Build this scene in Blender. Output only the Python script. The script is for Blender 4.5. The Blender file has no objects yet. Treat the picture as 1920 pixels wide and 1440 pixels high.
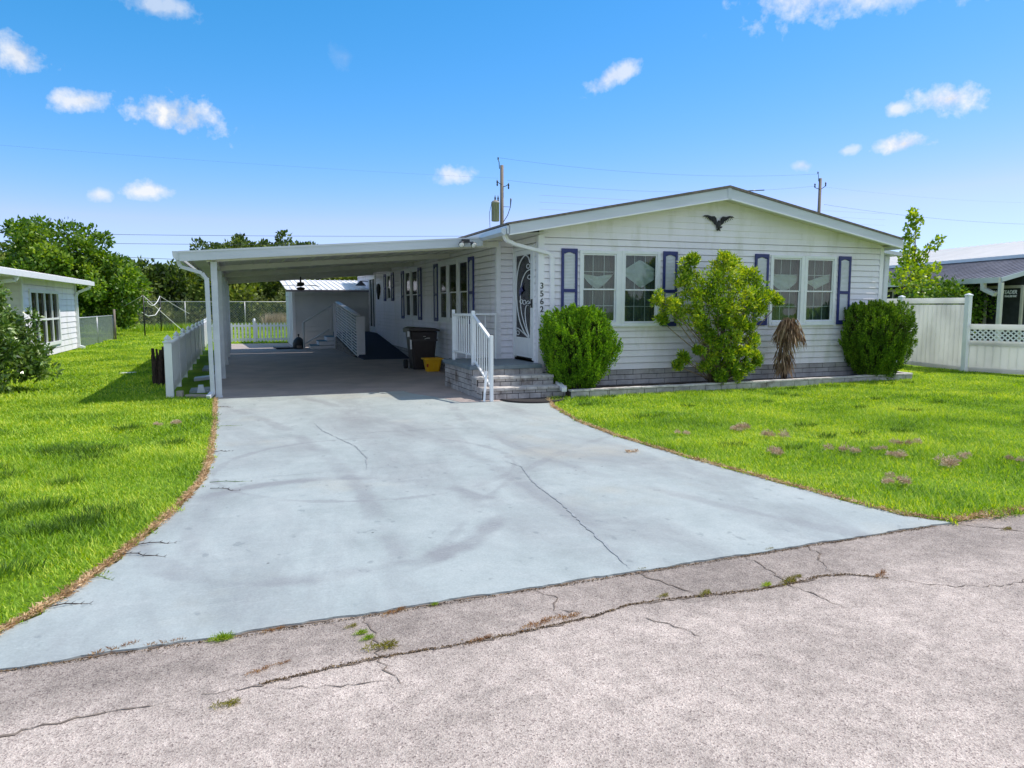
import bpy, math, random
import numpy as np
from mathutils import Vector, Matrix
random.seed(7)
rng = np.random.default_rng(7)
S = bpy.context.scene
COL = S.collection
# ------------------------------------------------------------------ camera
cam = bpy.data.cameras.new('camera'); co = bpy.data.objects.new('camera', cam); COL.objects.link(co)
co.location = (0, 0, 1.65)
co.rotation_euler = (math.radians(90 - 6.078), 0, math.radians(-20.044))
cam.sensor_width = 36; cam.lens = 1390 / 1920 * 36; cam.clip_start = .05; cam.clip_end = 3000
S.camera = co
S.render.resolution_x = 1024; S.render.resolution_y = 768
# ------------------------------------------------------------------ light
SUN_TO = Vector((.62, -.04, 1)).normalized()
el = math.asin(SUN_TO.z); azr = math.atan2(SUN_TO.x, SUN_TO.y)
W = bpy.data.worlds.new('World'); S.world = W; W.use_nodes = True
wn = W.node_tree.nodes; wl = W.node_tree.links; wn.clear()
def N(nt, t, **k):
    n = nt.nodes.new(t)
    for a, b in k.items():
        if a.startswith('i_'):
            key = a[2:]; n.inputs[int(key) if key.isdigit() else key].default_value = b
        else: setattr(n, a, b)
    return n
SKY_STR = .11
wt = W.node_tree
sky = N(wt, 'ShaderNodeTexSky', sky_type='NISHITA', sun_disc=False, sun_elevation=el, sun_rotation=azr, air_density=1.0, dust_density=.25, ozone_density=3.0, altitude=0)
def mathn(nt, op, a, b=None, clamp=False):
    n = nt.nodes.new('ShaderNodeMath'); n.operation = op; n.use_clamp = clamp
    for i, v in enumerate((a, b)):
        if v is None: continue
        if isinstance(v, (int, float)): n.inputs[i].default_value = v
        else: nt.links.new(v, n.inputs[i])
    return n.outputs[0]
tc = N(wt, 'ShaderNodeTexCoord')
tint = N(wt, 'ShaderNodeMixRGB', blend_type='MULTIPLY', i_0=1.0); tint.inputs[2].default_value = (.93, 1.0, 1.20, 1); wl.new(sky.outputs[0], tint.inputs[1])
def sky_curve(src):
    sp_ = N(wt, 'ShaderNodeSeparateColor'); wl.new(src, sp_.inputs[0]); cb_ = N(wt, 'ShaderNodeCombineColor')
    rr_, gg_, bb_ = [mathn(wt, 'MULTIPLY', mathn(wt, 'POWER', sp_.outputs[i_], p_), k_) for i_, (k_, p_) in enumerate(((.448, 1.88), (1.137, .846), (1.0, 1.0)))]
    gg_ = mathn(wt, 'MINIMUM', gg_, mathn(wt, 'MULTIPLY', bb_, .86))
    rr_ = mathn(wt, 'MINIMUM', rr_, mathn(wt, 'MULTIPLY', gg_, .72))
    for i_, v_ in enumerate((rr_, gg_, bb_)): wl.new(v_, cb_.inputs[i_])
    return cb_.outputs[0]
gam = N(wt, 'ShaderNodeHueSaturation', i_Saturation=1.10, i_Value=.96); wl.new(tint.outputs[0], gam.inputs['Color'])
SKYC = (gam, )
# clouds: (direction, half width, half height, tilt, strength)
CL = [((-.2095,.9421,.262),.028,.018,0,.95),((-.1597,.9614,.2241),.034,.012,.1,.95),((-.0596,.9745,.2203),.060,.024,-.05,1.15),
 ((-.0973,.9861,.1344),.028,.010,0,1.0),((-.1481,.9809,.1262),.013,.008,0,.85),((.2622,.9504,.1675),.028,.011,0,.8),
 ((.4464,.8489,.2829),.042,.012,.45,.8),((.7431,.6297,.2263),.036,.014,-.08,1.1),((.7103,.668,.2218),.015,.008,0,.9),
 ((.7211,.6681,.1837),.031,.012,.0,1.1),((.6803,.71,.1817),.015,.005,.1,.6),((.6458,.7447,.1683),.013,.007,0,.6),
 ((.64,.682,.352),.11,.028,.1,.95),((.74,.60,.345),.12,.022,.0,.7),((-.0712,.9417,.3288),.038,.014,.0,.6),
 ((.13,.948,.297),.018,.022,.2,.15),((.86,.47,.10),.10,.006,0,.5),((.55,.82,.09),.08,.005,0,.25)]
nz = N(wt, 'ShaderNodeTexNoise', i_Scale=26.0, i_Detail=9.0, i_Roughness=.58); wl.new(tc.outputs['Generated'], nz.inputs['Vector'])
nz2 = N(wt, 'ShaderNodeTexNoise', i_Scale=70.0, i_Detail=5.0, i_Roughness=.6); wl.new(tc.outputs['Generated'], nz2.inputs['Vector'])
nsum = mathn(wt, 'ADD', mathn(wt, 'MULTIPLY', mathn(wt, 'SUBTRACT', nz.outputs[0], .5), 2.1), mathn(wt, 'MULTIPLY', mathn(wt, 'SUBTRACT', nz2.outputs[0], .5), .9))
tot = None
for d, a, b, tl, st in CL:
    d = Vector(d).normalized(); r = d.cross(Vector((0, 0, 1))).normalized(); u = r.cross(d)
    r2 = r * math.cos(tl) + u * math.sin(tl); u2 = u * math.cos(tl) - r * math.sin(tl)
    def dot(v, s):
        n = N(wt, 'ShaderNodeVectorMath', operation='DOT_PRODUCT'); wl.new(tc.outputs['Generated'], n.inputs[0]); n.inputs[1].default_value = v / s; return n.outputs['Value']
    x, y, f = dot(r2, a * 1.25), dot(u2, b * 1.35), dot(d, 1)
    q = mathn(wt, 'SQRT', mathn(wt, 'ADD', mathn(wt, 'MULTIPLY', x, x), mathn(wt, 'MULTIPLY', y, y)))
    m = mathn(wt, 'MULTIPLY', mathn(wt, 'ADD', mathn(wt, 'SUBTRACT', .82, q), nsum), 1.45, True)
    lim = mathn(wt, 'SUBTRACT', 2.2, mathn(wt, 'MULTIPLY', q, 1.3), True)
    m = mathn(wt, 'MULTIPLY', mathn(wt, 'MULTIPLY', m, lim), mathn(wt, 'GREATER_THAN', f, 0))
    m = mathn(wt, 'MULTIPLY', m, st * .86, True)
    tot = m if tot is None else mathn(wt, 'MAXIMUM', tot, m)
# broad unseen cloud added behind the viewer and towards the sun, as neutral facade fill
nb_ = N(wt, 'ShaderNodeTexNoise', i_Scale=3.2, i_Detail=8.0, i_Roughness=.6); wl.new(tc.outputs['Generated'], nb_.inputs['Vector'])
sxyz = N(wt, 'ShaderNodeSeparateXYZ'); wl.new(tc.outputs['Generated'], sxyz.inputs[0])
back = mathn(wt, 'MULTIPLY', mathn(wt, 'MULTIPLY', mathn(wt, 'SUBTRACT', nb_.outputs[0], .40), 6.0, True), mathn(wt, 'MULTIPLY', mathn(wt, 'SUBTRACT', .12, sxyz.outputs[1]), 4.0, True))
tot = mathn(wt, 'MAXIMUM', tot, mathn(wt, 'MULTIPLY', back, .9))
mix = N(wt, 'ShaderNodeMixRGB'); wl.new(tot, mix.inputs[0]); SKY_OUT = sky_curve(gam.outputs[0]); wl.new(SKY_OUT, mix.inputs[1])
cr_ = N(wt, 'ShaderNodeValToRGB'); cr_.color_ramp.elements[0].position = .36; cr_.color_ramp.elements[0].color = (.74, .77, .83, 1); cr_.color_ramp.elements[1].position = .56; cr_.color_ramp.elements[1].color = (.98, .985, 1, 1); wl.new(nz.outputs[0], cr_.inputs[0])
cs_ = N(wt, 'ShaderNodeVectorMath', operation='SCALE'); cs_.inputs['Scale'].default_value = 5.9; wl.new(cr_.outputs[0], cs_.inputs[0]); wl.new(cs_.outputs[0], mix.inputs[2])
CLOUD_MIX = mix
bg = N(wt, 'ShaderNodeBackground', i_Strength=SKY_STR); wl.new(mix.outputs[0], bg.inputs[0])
wo = N(wt, 'ShaderNodeOutputWorld'); wl.new(bg.outputs[0], wo.inputs[0])
sl = bpy.data.lights.new('sun', 'SUN'); sl.energy = 3.05; sl.angle = math.radians(.5); sl.color = (1, .93, .83)
so = bpy.data.objects.new('sun', sl); COL.objects.link(so); so.rotation_euler = (-SUN_TO).to_track_quat('-Z', 'Y').to_euler(); so.location = (10, 0, 20)
S.view_settings.view_transform = 'Standard'; S.view_settings.look = 'None'; S.view_settings.exposure = .62; S.view_settings.gamma = 1
# ------------------------------------------------------------------ materials
def lin(c):
    return tuple((v / 12.92 if v <= .04045 else ((v + .055) / 1.055) ** 2.4) for v in (x / 255 for x in c)) + (1,)
MATS = {}
def M(name, c1, c2=None, rough=.6, scale=4., detail=6., bump=0., bscale=None, metal=0., stretch=None, spec=.5, sheen=0, coat=0, c3=None, s3=1.0, t3=(.5, .7), mid=(.35, .65)):
    """painted or natural surface: two tones mixed by noise, optional third in patches"""
    if name in MATS: return MATS[name]
    m = bpy.data.materials.new(name); m.use_nodes = True; nt = m.node_tree; b = nt.nodes['Principled BSDF']
    g = N(nt, 'ShaderNodeNewGeometry'); mp = N(nt, 'ShaderNodeMapping'); nt.links.new(g.outputs['Position'], mp.inputs[0])
    if stretch: mp.inputs['Scale'].default_value = stretch
    n = N(nt, 'ShaderNodeTexNoise', i_Scale=scale, i_Detail=detail, i_Roughness=.6); nt.links.new(mp.outputs[0], n.inputs['Vector'])
    r = N(nt, 'ShaderNodeValToRGB'); r.color_ramp.elements[0].position = mid[0]; r.color_ramp.elements[1].position = mid[1]
    r.color_ramp.elements[0].color = tuple(c1) + (1,); r.color_ramp.elements[1].color = tuple(c2 or c1) + (1,)
    nt.links.new(n.outputs[0], r.inputs[0]); out = r.outputs[0]
    if c3:
        n3 = N(nt, 'ShaderNodeTexNoise', i_Scale=s3, i_Detail=5., i_Roughness=.6); nt.links.new(mp.outputs[0], n3.inputs['Vector'])
        r3 = N(nt, 'ShaderNodeMapRange', i_1=t3[0], i_2=t3[1]); nt.links.new(n3.outputs[0], r3.inputs[0])
        mx = N(nt, 'ShaderNodeMixRGB'); nt.links.new(r3.outputs[0], mx.inputs[0]); nt.links.new(out, mx.inputs[1]); mx.inputs[2].default_value = tuple(c3) + (1,); out = mx.outputs[0]
    nt.links.new(out, b.inputs['Base Color'])
    b.inputs['Roughness'].default_value = rough; b.inputs['Metallic'].default_value = metal; b.inputs['Specular IOR Level'].default_value = spec
    b.inputs['Coat Weight'].default_value = coat
    if bump:
        nb = N(nt, 'ShaderNodeTexNoise', i_Scale=bscale or scale * 6, i_Detail=6.); nt.links.new(mp.outputs[0], nb.inputs['Vector'])
        bp = N(nt, 'ShaderNodeBump', i_Strength=bump, i_Distance=.01); nt.links.new(nb.outputs[0], bp.inputs['Height']); nt.links.new(bp.outputs[0], b.inputs['Normal'])
    MATS[name] = m; return m
def LEAF(name, c1, c2, c3=None, rough=.5, trans=.35, patch=1.2, spec=.4):
    if name in MATS: return MATS[name]
    m = bpy.data.materials.new(name); m.use_nodes = True; nt = m.node_tree; b = nt.nodes['Principled BSDF']; o = nt.nodes['Material Output']
    g = N(nt, 'ShaderNodeNewGeometry')
    n = N(nt, 'ShaderNodeTexNoise', i_Scale=patch, i_Detail=4.); nt.links.new(g.outputs['Position'], n.inputs['Vector'])
    v = mathn(nt, 'ADD', mathn(nt, 'MULTIPLY', g.outputs['Random Per Island'], .78), mathn(nt, 'MULTIPLY', mathn(nt, 'SUBTRACT', n.outputs[0], .40), 1.5), True)
    r = N(nt, 'ShaderNodeValToRGB'); e = r.color_ramp.elements; e[0].color = tuple(c1) + (1,); e[1].color = tuple(c3 or c2) + (1,)
    if c3: x = e.new(.55); x.color = tuple(c2) + (1,)
    nt.links.new(v, r.inputs[0]); nt.links.new(r.outputs[0], b.inputs['Base Color'])
    b.inputs['Roughness'].default_value = rough; b.inputs['Specular IOR Level'].default_value = spec
    tr = N(nt, 'ShaderNodeBsdfTranslucent'); hs = N(nt, 'ShaderNodeHueSaturation', i_Hue=.485, i_Saturation=1.15, i_Value=1.6)
    nt.links.new(r.outputs[0], hs.inputs['Color']); nt.links.new(hs.outputs[0], tr.inputs[0])
    ms = N(nt, 'ShaderNodeMixShader', i_0=trans); nt.links.new(b.outputs[0], ms.inputs[1]); nt.links.new(tr.outputs[0], ms.inputs[2]); nt.links.new(ms.outputs[0], o.inputs[0])
    MATS[name] = m; return m
def GLASS(name, tint, refl=.12, rough=.02):
    if name in MATS: return MATS[name]
    m = bpy.data.materials.new(name); m.use_nodes = True; nt = m.node_tree; nt.nodes.remove(nt.nodes['Principled BSDF']); o = nt.nodes['Material Output']
    t = N(nt, 'ShaderNodeBsdfTransparent'); t.inputs[0].default_value = tuple(tint) + (1,)
    gl = N(nt, 'ShaderNodeBsdfGlossy', i_Roughness=rough); lw = N(nt, 'ShaderNodeLayerWeight', i_Blend=.25)
    f = mathn(nt, 'ADD', mathn(nt, 'MULTIPLY', lw.outputs['Fresnel'], .42), refl, True)
    g = N(nt, 'ShaderNodeNewGeometry'); n = N(nt, 'ShaderNodeTexNoise', i_Scale=1.5, i_Detail=1.); nt.links.new(g.outputs['Position'], n.inputs['Vector'])
    bp = N(nt, 'ShaderNodeBump', i_Strength=.12, i_Distance=.05); nt.links.new(n.outputs[0], bp.inputs['Height']); nt.links.new(bp.outputs[0], gl.inputs['Normal'])
    ms = N(nt, 'ShaderNodeMixShader'); nt.links.new(f, ms.inputs[0]); nt.links.new(t.outputs[0], ms.inputs[1]); nt.links.new(gl.outputs[0], ms.inputs[2]); nt.links.new(ms.outputs[0], o.inputs[0])
    MATS[name] = m; return m
m_siding = M('white_vinyl_siding', (.90, .865, .925), (.83, .80, .85), rough=.45, scale=.9, stretch=(2.2, 2.2, .6), c3=(.62, .61, .55), s3=1.1, t3=(.52, .8))
m_trim = M('white_trim_paint', (.85, .84, .89), (.78, .775, .81), rough=.4, scale=3)
m_fascia = M('grey_white_fascia_metal', (.60, .64, .70), (.52, .56, .62), rough=.35, scale=2, stretch=(.4, 1, 3))
m_white = M('bright_white_vinyl', (.82, .84, .87), (.76, .78, .81), rough=.35, scale=5)
m_cream = M('cream_painted_metal', (.72, .70, .64), (.62, .60, .54), rough=.45, scale=1.5, c3=(.5, .48, .42), s3=2.2, t3=(.58, .8))
m_shingle = M('weathered_brown_shingle', (.20, .17, .15), (.11, .10, .09), rough=.9, scale=18, bump=.5)
m_navy = M('navy_shutter_paint', (.018, .028, .15), (.03, .04, .19), rough=.45, scale=6)
m_black = M('black_metal', (.012, .013, .018), (.03, .03, .035), rough=.5, scale=12)
m_brick = M('whitewashed_brick', (.52, .49, .48), (.30, .28, .28), rough=.85, scale=5, detail=8, bump=.7, bscale=55, c3=(.17, .13, .11), s3=2.3, t3=(.56, .72))
m_mortar = M('dark_mortar', (.045, .042, .045), (.09, .085, .085), rough=.95, scale=20)
m_cap = M('whitewashed_cap_block', (.66, .63, .61), (.42, .39, .38), rough=.85, scale=6, bump=.6, bscale=50, c3=(.22, .18, .17), s3=3.5, t3=(.55, .75))
m_deck = M('blue_grey_deck_paint', (.13, .17, .205), (.18, .22, .25), rough=.5, scale=5)
m_bin = M('dark_brown_plastic', (.030, .022, .022), (.042, .032, .030), rough=.4, scale=8)
m_yellow = M('yellow_plastic', (.85, .46, .008), (.78, .40, .006), rough=.4, scale=6)
m_navyc = M('dark_blue_ramp_carpet', (.010, .022, .055), (.018, .035, .085), rough=.95, scale=30, bump=.4)
m_shedw = M('pale_grey_shed_siding', (.66, .68, .68), (.58, .60, .61), rough=.5, scale=1.2)
m_metalroof = M('bright_ribbed_metal', (.80, .79, .78), (.70, .69, .69), rough=.75, scale=1.5)
m_whiteroof = M('white_metal_roofing', (.90, .87, .84), (.84, .81, .78), rough=.5, scale=1)
m_greyroof = M('grey_metal_roofing', (.16, .15, .17), (.24, .23, .26), rough=.5, scale=1.4)
m_wood = M('weathered_pole_wood', (.16, .13, .11), (.27, .22, .19), rough=.85, scale=5, stretch=(8, 8, 1), bump=.4)
m_bark = M('grey_brown_bark', (.09, .07, .055), (.19, .155, .12), rough=.95, scale=7, stretch=(3, 3, 1), bump=.6)
m_darkbark = M('dark_rotten_bark', (.018, .012, .010), (.09, .055, .045), rough=.95, scale=14, stretch=(3, 3, 1), bump=.8)
m_galv = M('galvanised_steel', (.36, .37, .38), (.48, .49, .50), rough=.45, metal=.4, scale=6)
m_wire = M('dark_cable', (.05, .055, .07), rough=.7)
m_curt = M('grey_sheer_curtain', (.10, .125, .13), (.17, .20, .205), rough=.9, scale=6, stretch=(6, 6, .5))
m_swag = M('white_swag_curtain', (.88, .88, .88), (.76, .76, .77), rough=.9, scale=14)
m_dark = M('dark_interior', (.025, .028, .028), (.04, .045, .045), rough=.9)
m_glass = GLASS('window_glass', (.78, .84, .82), .05)
m_glassd = GLASS('dark_screen_glass', (.35, .38, .40), .07, .08)
m_screen = GLASS('dark_porch_screen', (.22, .22, .23), .02, .35)
m_rubber = M('black_rubber', (.02, .017, .018), (.035, .03, .03), rough=.9, scale=30, bump=.4)
m_debris = M('grey_debris', (.38, .43, .45), (.20, .24, .26), rough=.8, scale=9)
m_curb = M('bare_concrete_block', (.48, .42, .36), (.33, .29, .26), rough=.9, scale=12, bump=.5)
m_soil = M('dark_mulch', (.030, .020, .014), (.10, .065, .045), rough=1, scale=26, bump=1.0, bscale=60)
m_trans = M('grey_transformer_steel', (.22, .20, .175), (.38, .35, .33), rough=.7, metal=0, scale=3, stretch=(6, 6, .4))
m_porc = M('dark_porcelain', (.03, .03, .04), rough=.3)
m_trimtan = M('tan_frame_paint', (.48, .45, .37), (.40, .37, .31), rough=.6, scale=5)
m_stone = M('mixed_fieldstone', (.30, .24, .20), (.14, .12, .12), rough=.9, scale=9, bump=.5)
def VINYL(name, c, trans):
    m = bpy.data.materials.new(name); m.use_nodes = True; nt = m.node_tree; b = nt.nodes['Principled BSDF']; o = nt.nodes['Material Output']
    g = N(nt, 'ShaderNodeNewGeometry'); n = N(nt, 'ShaderNodeTexNoise', i_Scale=1.2, i_Detail=5.); nt.links.new(g.outputs['Position'], n.inputs['Vector'])
    r = N(nt, 'ShaderNodeValToRGB'); r.color_ramp.elements[0].color = tuple(v*.86 for v in c)+(1,); r.color_ramp.elements[1].color = tuple(c)+(1,); r.color_ramp.elements[0].position = .35; r.color_ramp.elements[1].position = .6
    nt.links.new(n.outputs[0], r.inputs[0]); nt.links.new(r.outputs[0], b.inputs['Base Color']); b.inputs['Roughness'].default_value = .4
    tr = N(nt, 'ShaderNodeBsdfTranslucent'); nt.links.new(r.outputs[0], tr.inputs[0]); ms = N(nt, 'ShaderNodeMixShader', i_0=trans)
    nt.links.new(b.outputs[0], ms.inputs[1]); nt.links.new(tr.outputs[0], ms.inputs[2]); nt.links.new(ms.outputs[0], o.inputs[0]); return m
m_vinyl = VINYL('translucent_white_vinyl', (.88, .87, .86), .62)
# leaves
m_juni = LEAF('bright_conifer_foliage', (.038, .095, .006), (.15, .35, .012), (.40, .65, .03), rough=.7, trans=.22, patch=3.0)
m_junib = LEAF('deep_conifer_foliage', (.03, .08, .006), (.11, .25, .012), (.27, .46, .02), rough=.7, trans=.2, patch=3.0)
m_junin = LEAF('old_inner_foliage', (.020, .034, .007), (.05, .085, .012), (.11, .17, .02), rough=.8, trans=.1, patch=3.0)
m_junis = LEAF('olive_conifer_foliage', (.028, .07, .006), (.10, .225, .012), (.28, .45, .03), rough=.7, trans=.2, patch=3.0)
m_shrub = LEAF('glossy_yellow_green_leaves', (.045, .11, .012), (.21, .38, .025), (.62, .68, .06), rough=.38, trans=.3, patch=1.6)
m_deadl = LEAF('dry_brown_leaves', (.08, .05, .028), (.22, .14, .09), (.48, .35, .23), rough=.8, trans=.12, patch=5)
m_bushl = LEAF('dark_glossy_bush_leaves', (.025, .06, .012), (.09, .18, .022), (.34, .46, .14), rough=.28, trans=.2, patch=2.0, spec=.7)
m_treel = LEAF('broadleaf_green', (.035, .08, .012), (.12, .24, .022), (.32, .44, .07), rough=.42, trans=.3, patch=.6)
m_treey = LEAF('young_maple_leaves', (.08, .16, .015), (.24, .38, .03), (.50, .58, .09), rough=.4, trans=.4, patch=1.2)
m_woodl = LEAF('dark_woodland_leaves', (.018, .04, .009), (.065, .12, .02), (.19, .25, .05), rough=.6, trans=.25, patch=.28)
m_woody = LEAF('pale_woodland_leaves', (.05, .09, .015), (.15, .22, .03), (.32, .38, .07), rough=.6, trans=.25, patch=.3)  # paler, yellower leaf tone for some of the treeline trees
m_under = LEAF('scrub_leaves', (.05, .07, .02), (.12, .16, .04), (.26, .28, .10), rough=.7, trans=.25, patch=.4)
m_reed = LEAF('dry_tan_reeds', (.22, .17, .10), (.42, .34, .22), (.60, .50, .36), rough=.8, trans=.2, patch=.6)
m_grass = LEAF('lawn_grass', (.050, .130, .010), (.25, .445, .020), (.62, .68, .10), rough=.6, trans=.36, patch=.75)
m_thatch = LEAF('dry_thatch', (.24, .13, .06), (.58, .38, .20), (.78, .60, .38), rough=.9, trans=.1, patch=5)
m_weed = LEAF('rusty_green_weed', (.16, .11, .02), (.24, .22, .03), (.34, .34, .06), rough=.8, trans=.2, patch=6)
# ------------------------------------------------------------------ mesh helpers
ORG = {}
class MB:
    def __init__(s): s.v = []; s.f = []; s.sm = []
    def add(s, vs, fs, smooth=False):
        o = len(s.v); s.v += [tuple(p) for p in vs]; s.f += [tuple(i + o for i in f) for f in fs]; s.sm += [smooth] * len(fs); return s
    def box(s, x0, x1, y0, y1, z0, z1):
        return s.add([(x0,y0,z0),(x1,y0,z0),(x1,y1,z0),(x0,y1,z0),(x0,y0,z1),(x1,y0,z1),(x1,y1,z1),(x0,y1,z1)], [(0,3,2,1),(4,5,6,7),(0,1,5,4),(1,2,6,5),(2,3,7,6),(3,0,4,7)])
    def obox(s, c, ax, ay, az):
        """box at centre c with half-axis vectors"""
        c, ax, ay, az = map(Vector, (c, ax, ay, az)); P = []
        for k in (-1, 1):
            for i, j in ((-1,-1),(1,-1),(1,1),(-1,1)): P.append(c + ax*i + ay*j + az*k)
        return s.add(P, [(0,3,2,1),(4,5,6,7),(0,1,5,4),(1,2,6,5),(2,3,7,6),(3,0,4,7)])
    def bar(s, a, b, w, h, up=(0, 0, 1)):
        a, b = Vector(a), Vector(b); d = (b - a); L = d.length; d.normalize(); up = Vector(up)
        if abs(d.dot(up)) > .98: up = Vector((0, 1, 0))
        r = d.cross(up).normalized(); u = r.cross(d)
        return s.obox((a + b) / 2, d * L / 2, r * w / 2, u * h / 2)
    def prism(s, poly, d):
        """closed planar polygon (3D pts) extruded by vector d"""
        n = len(poly); d = Vector(d); P = [Vector(p) for p in poly]; P += [p + d for p in P]
        return s.add(P, [tuple(range(n))[::-1], tuple(range(n, 2 * n))] + [(i, (i + 1) % n, n + (i + 1) % n, n + i) for i in range(n)])
    def tube(s, pts, r, n=8, cap=True, smooth=True):
        pts = [Vector(p) for p in pts]; rs = r if isinstance(r, (list, tuple)) else [r] * len(pts); o = len(s.v); ref = None
        for i, p in enumerate(pts):
            t = (pts[min(i + 1, len(pts) - 1)] - pts[max(i - 1, 0)])
            if t.length < 1e-6: t = Vector((0, 0, 1))
            t.normalize()
            if ref is None: ref = t.orthogonal().normalized()
            ref = (ref - t * ref.dot(t)).normalized() if (ref - t * ref.dot(t)).length > 1e-5 else t.orthogonal().normalized()
            q = t.cross(ref)
            for k in range(n):
                a = 2 * math.pi * k / n; s.v.append(tuple(p + (ref * math.cos(a) + q * math.sin(a)) * rs[i]))
        for i in range(len(pts) - 1):
            for k in range(n): s.f.append((o + i*n + k, o + i*n + (k+1) % n, o + (i+1)*n + (k+1) % n, o + (i+1)*n + k)); s.sm.append(smooth)
        if cap:
            s.f.append(tuple(o + k for k in range(n))[::-1]); s.f.append(tuple(o + (len(pts)-1)*n + k for k in range(n))); s.sm += [False, False]
        return s
    def lathe(s, c, prof, n=20, smooth=True, sx=1, sy=1):
        c = Vector(c); o = len(s.v)
        for r, z in prof:
            for k in range(n): a = 2*math.pi*k/n; s.v.append((c.x + sx*r*math.cos(a), c.y + sy*r*math.sin(a), c.z + z))
        for i in range(len(prof) - 1):
            for k in range(n): s.f.append((o+i*n+k, o+i*n+(k+1) % n, o+(i+1)*n+(k+1) % n, o+(i+1)*n+k)); s.sm.append(smooth)
        s.f.append(tuple(o+k for k in range(n))[::-1]); s.f.append(tuple(o+(len(prof)-1)*n+k for k in range(n))); s.sm += [False]*2
        return s
    def build(s, name, mat, parent=None, org=None, bevel=0):
        me = bpy.data.meshes.new(name); ob = bpy.data.objects.new(name, me); COL.objects.link(ob)
        if parent is not None: O = ORG[parent.name]
        else: O = Vector(org) if org is not None else Vector((0, 0, 0))
        me.from_pydata([(a - O.x, b - O.y, c - O.z) for a, b, c in s.v], [], s.f); me.polygons.foreach_set('use_smooth', s.sm); me.update()
        me.materials.append(mat)
        if parent is not None: ob.parent = parent
        else: ob.location = O
        ORG[ob.name] = O
        if bevel:
            b = ob.modifiers.new('bevel', 'BEVEL'); b.width = bevel; b.segments = 2; b.limit_method = 'ANGLE'
        return ob
def npmesh(name, V, mat, parent=None, org=None, k=4):
    """V: (n,k,3) separate faces"""
    n = len(V); me = bpy.data.meshes.new(name); ob = bpy.data.objects.new(name, me); COL.objects.link(ob)
    O = ORG[parent.name] if parent is not None else (Vector(org) if org is not None else Vector((0, 0, 0)))
    me.vertices.add(n*k); me.vertices.foreach_set('co', (V.reshape(-1, 3) - np.array(O)).astype(np.float32).ravel())
    me.loops.add(n*k); me.loops.foreach_set('vertex_index', np.arange(n*k, dtype=np.int32))
    me.polygons.add(n); me.polygons.foreach_set('loop_start', np.arange(0, n*k, k, dtype=np.int32))
    me.polygons.foreach_set('loop_total', np.full(n, k, dtype=np.int32)) if bpy.app.version < (4, 1) else None
    me.update(calc_edges=True); me.materials.append(mat)
    if parent is not None: ob.parent = parent
    else: ob.location = O
    ORG[ob.name] = O
    return ob
def tag(o, label=None, cat=None, group=None, kind=None):
    if label: o['label'] = label
    if cat: o['category'] = cat
    if group: o['group'] = group
    if kind: o['kind'] = kind
    return o
def thing(name, label, cat, loc, group=None):
    o = bpy.data.objects.new(name, None); COL.objects.link(o); o.location = loc; o.empty_display_size = .2; ORG[o.name] = Vector(loc); return tag(o, label, cat, group)
def copy_tree(o, parent=None):
    c = o.copy(); COL.objects.link(c); c.parent = parent
    for ch in list(o.children): copy_tree(ch, c)
    return c
def unit(a): return a / np.maximum(np.linalg.norm(a, axis=-1, keepdims=True), 1e-9)
def leaves(P, D, L, Wd, r=rng, fold=.15):
    """leaf quads from base points P along unit D, length L, half width Wd"""
    n = len(P); R = unit(np.cross(D, unit(r.normal(size=(n, 3))))); U = np.cross(R, D)
    L = np.broadcast_to(L, n)[:, None]; Wd = np.broadcast_to(Wd, n)[:, None]
    V = np.empty((n, 4, 3)); V[:, 0] = P; V[:, 2] = P + D*L; mid = P + D*L*.45
    V[:, 1] = mid + R*Wd + U*L*fold; V[:, 3] = mid - R*Wd + U*L*fold
    return V
# ------------------------------------------------------------------ ground, road, driveway
def ground_mat():
    m = bpy.data.materials.new('lawn_soil'); m.use_nodes = True; nt = m.node_tree; b = nt.nodes['Principled BSDF']
    g = N(nt, 'ShaderNodeNewGeometry')
    n1 = N(nt, 'ShaderNodeTexNoise', i_Scale=.55, i_Detail=7., i_Roughness=.65); n2 = N(nt, 'ShaderNodeTexNoise', i_Scale=14., i_Detail=8., i_Roughness=.7)
    mp = N(nt, 'ShaderNodeMapping'); mp.inputs['Scale'].default_value = (1, .6, 1); nt.links.new(g.outputs['Position'], mp.inputs[0])
    nt.links.new(mp.outputs[0], n1.inputs['Vector']); nt.links.new(g.outputs['Position'], n2.inputs['Vector'])
    v = mathn(nt, 'ADD', mathn(nt, 'MULTIPLY', n1.outputs[0], .55), mathn(nt, 'MULTIPLY', n2.outputs[0], .45))
    r = N(nt, 'ShaderNodeValToRGB'); e = r.color_ramp.elements
    e[0].position = .34; e[0].color = (.06, .11, .010, 1); e[1].position = .70; e[1].color = (.42, .46, .08, 1)
    x = e.new(.52); x.color = (.17, .29, .02, 1)
    nt.links.new(v, r.inputs[0]); nt.links.new(r.outputs[0], b.inputs['Base Color']); b.inputs['Roughness'].default_value = .95; b.inputs['Specular IOR Level'].default_value = .1
    bp = N(nt, 'ShaderNodeBump', i_Strength=.7, i_Distance=.03); nt.links.new(n2.outputs[0], bp.inputs['Height']); nt.links.new(bp.outputs[0], b.inputs['Normal'])
    return m
mb = MB(); mb.add([(-500,-200,0),(500,-200,0),(500,900,0),(-500,900,0)], [(0,1,2,3)])
tag(mb.build('ground', ground_mat()), 'green lawn ground', kind='structure')
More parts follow.
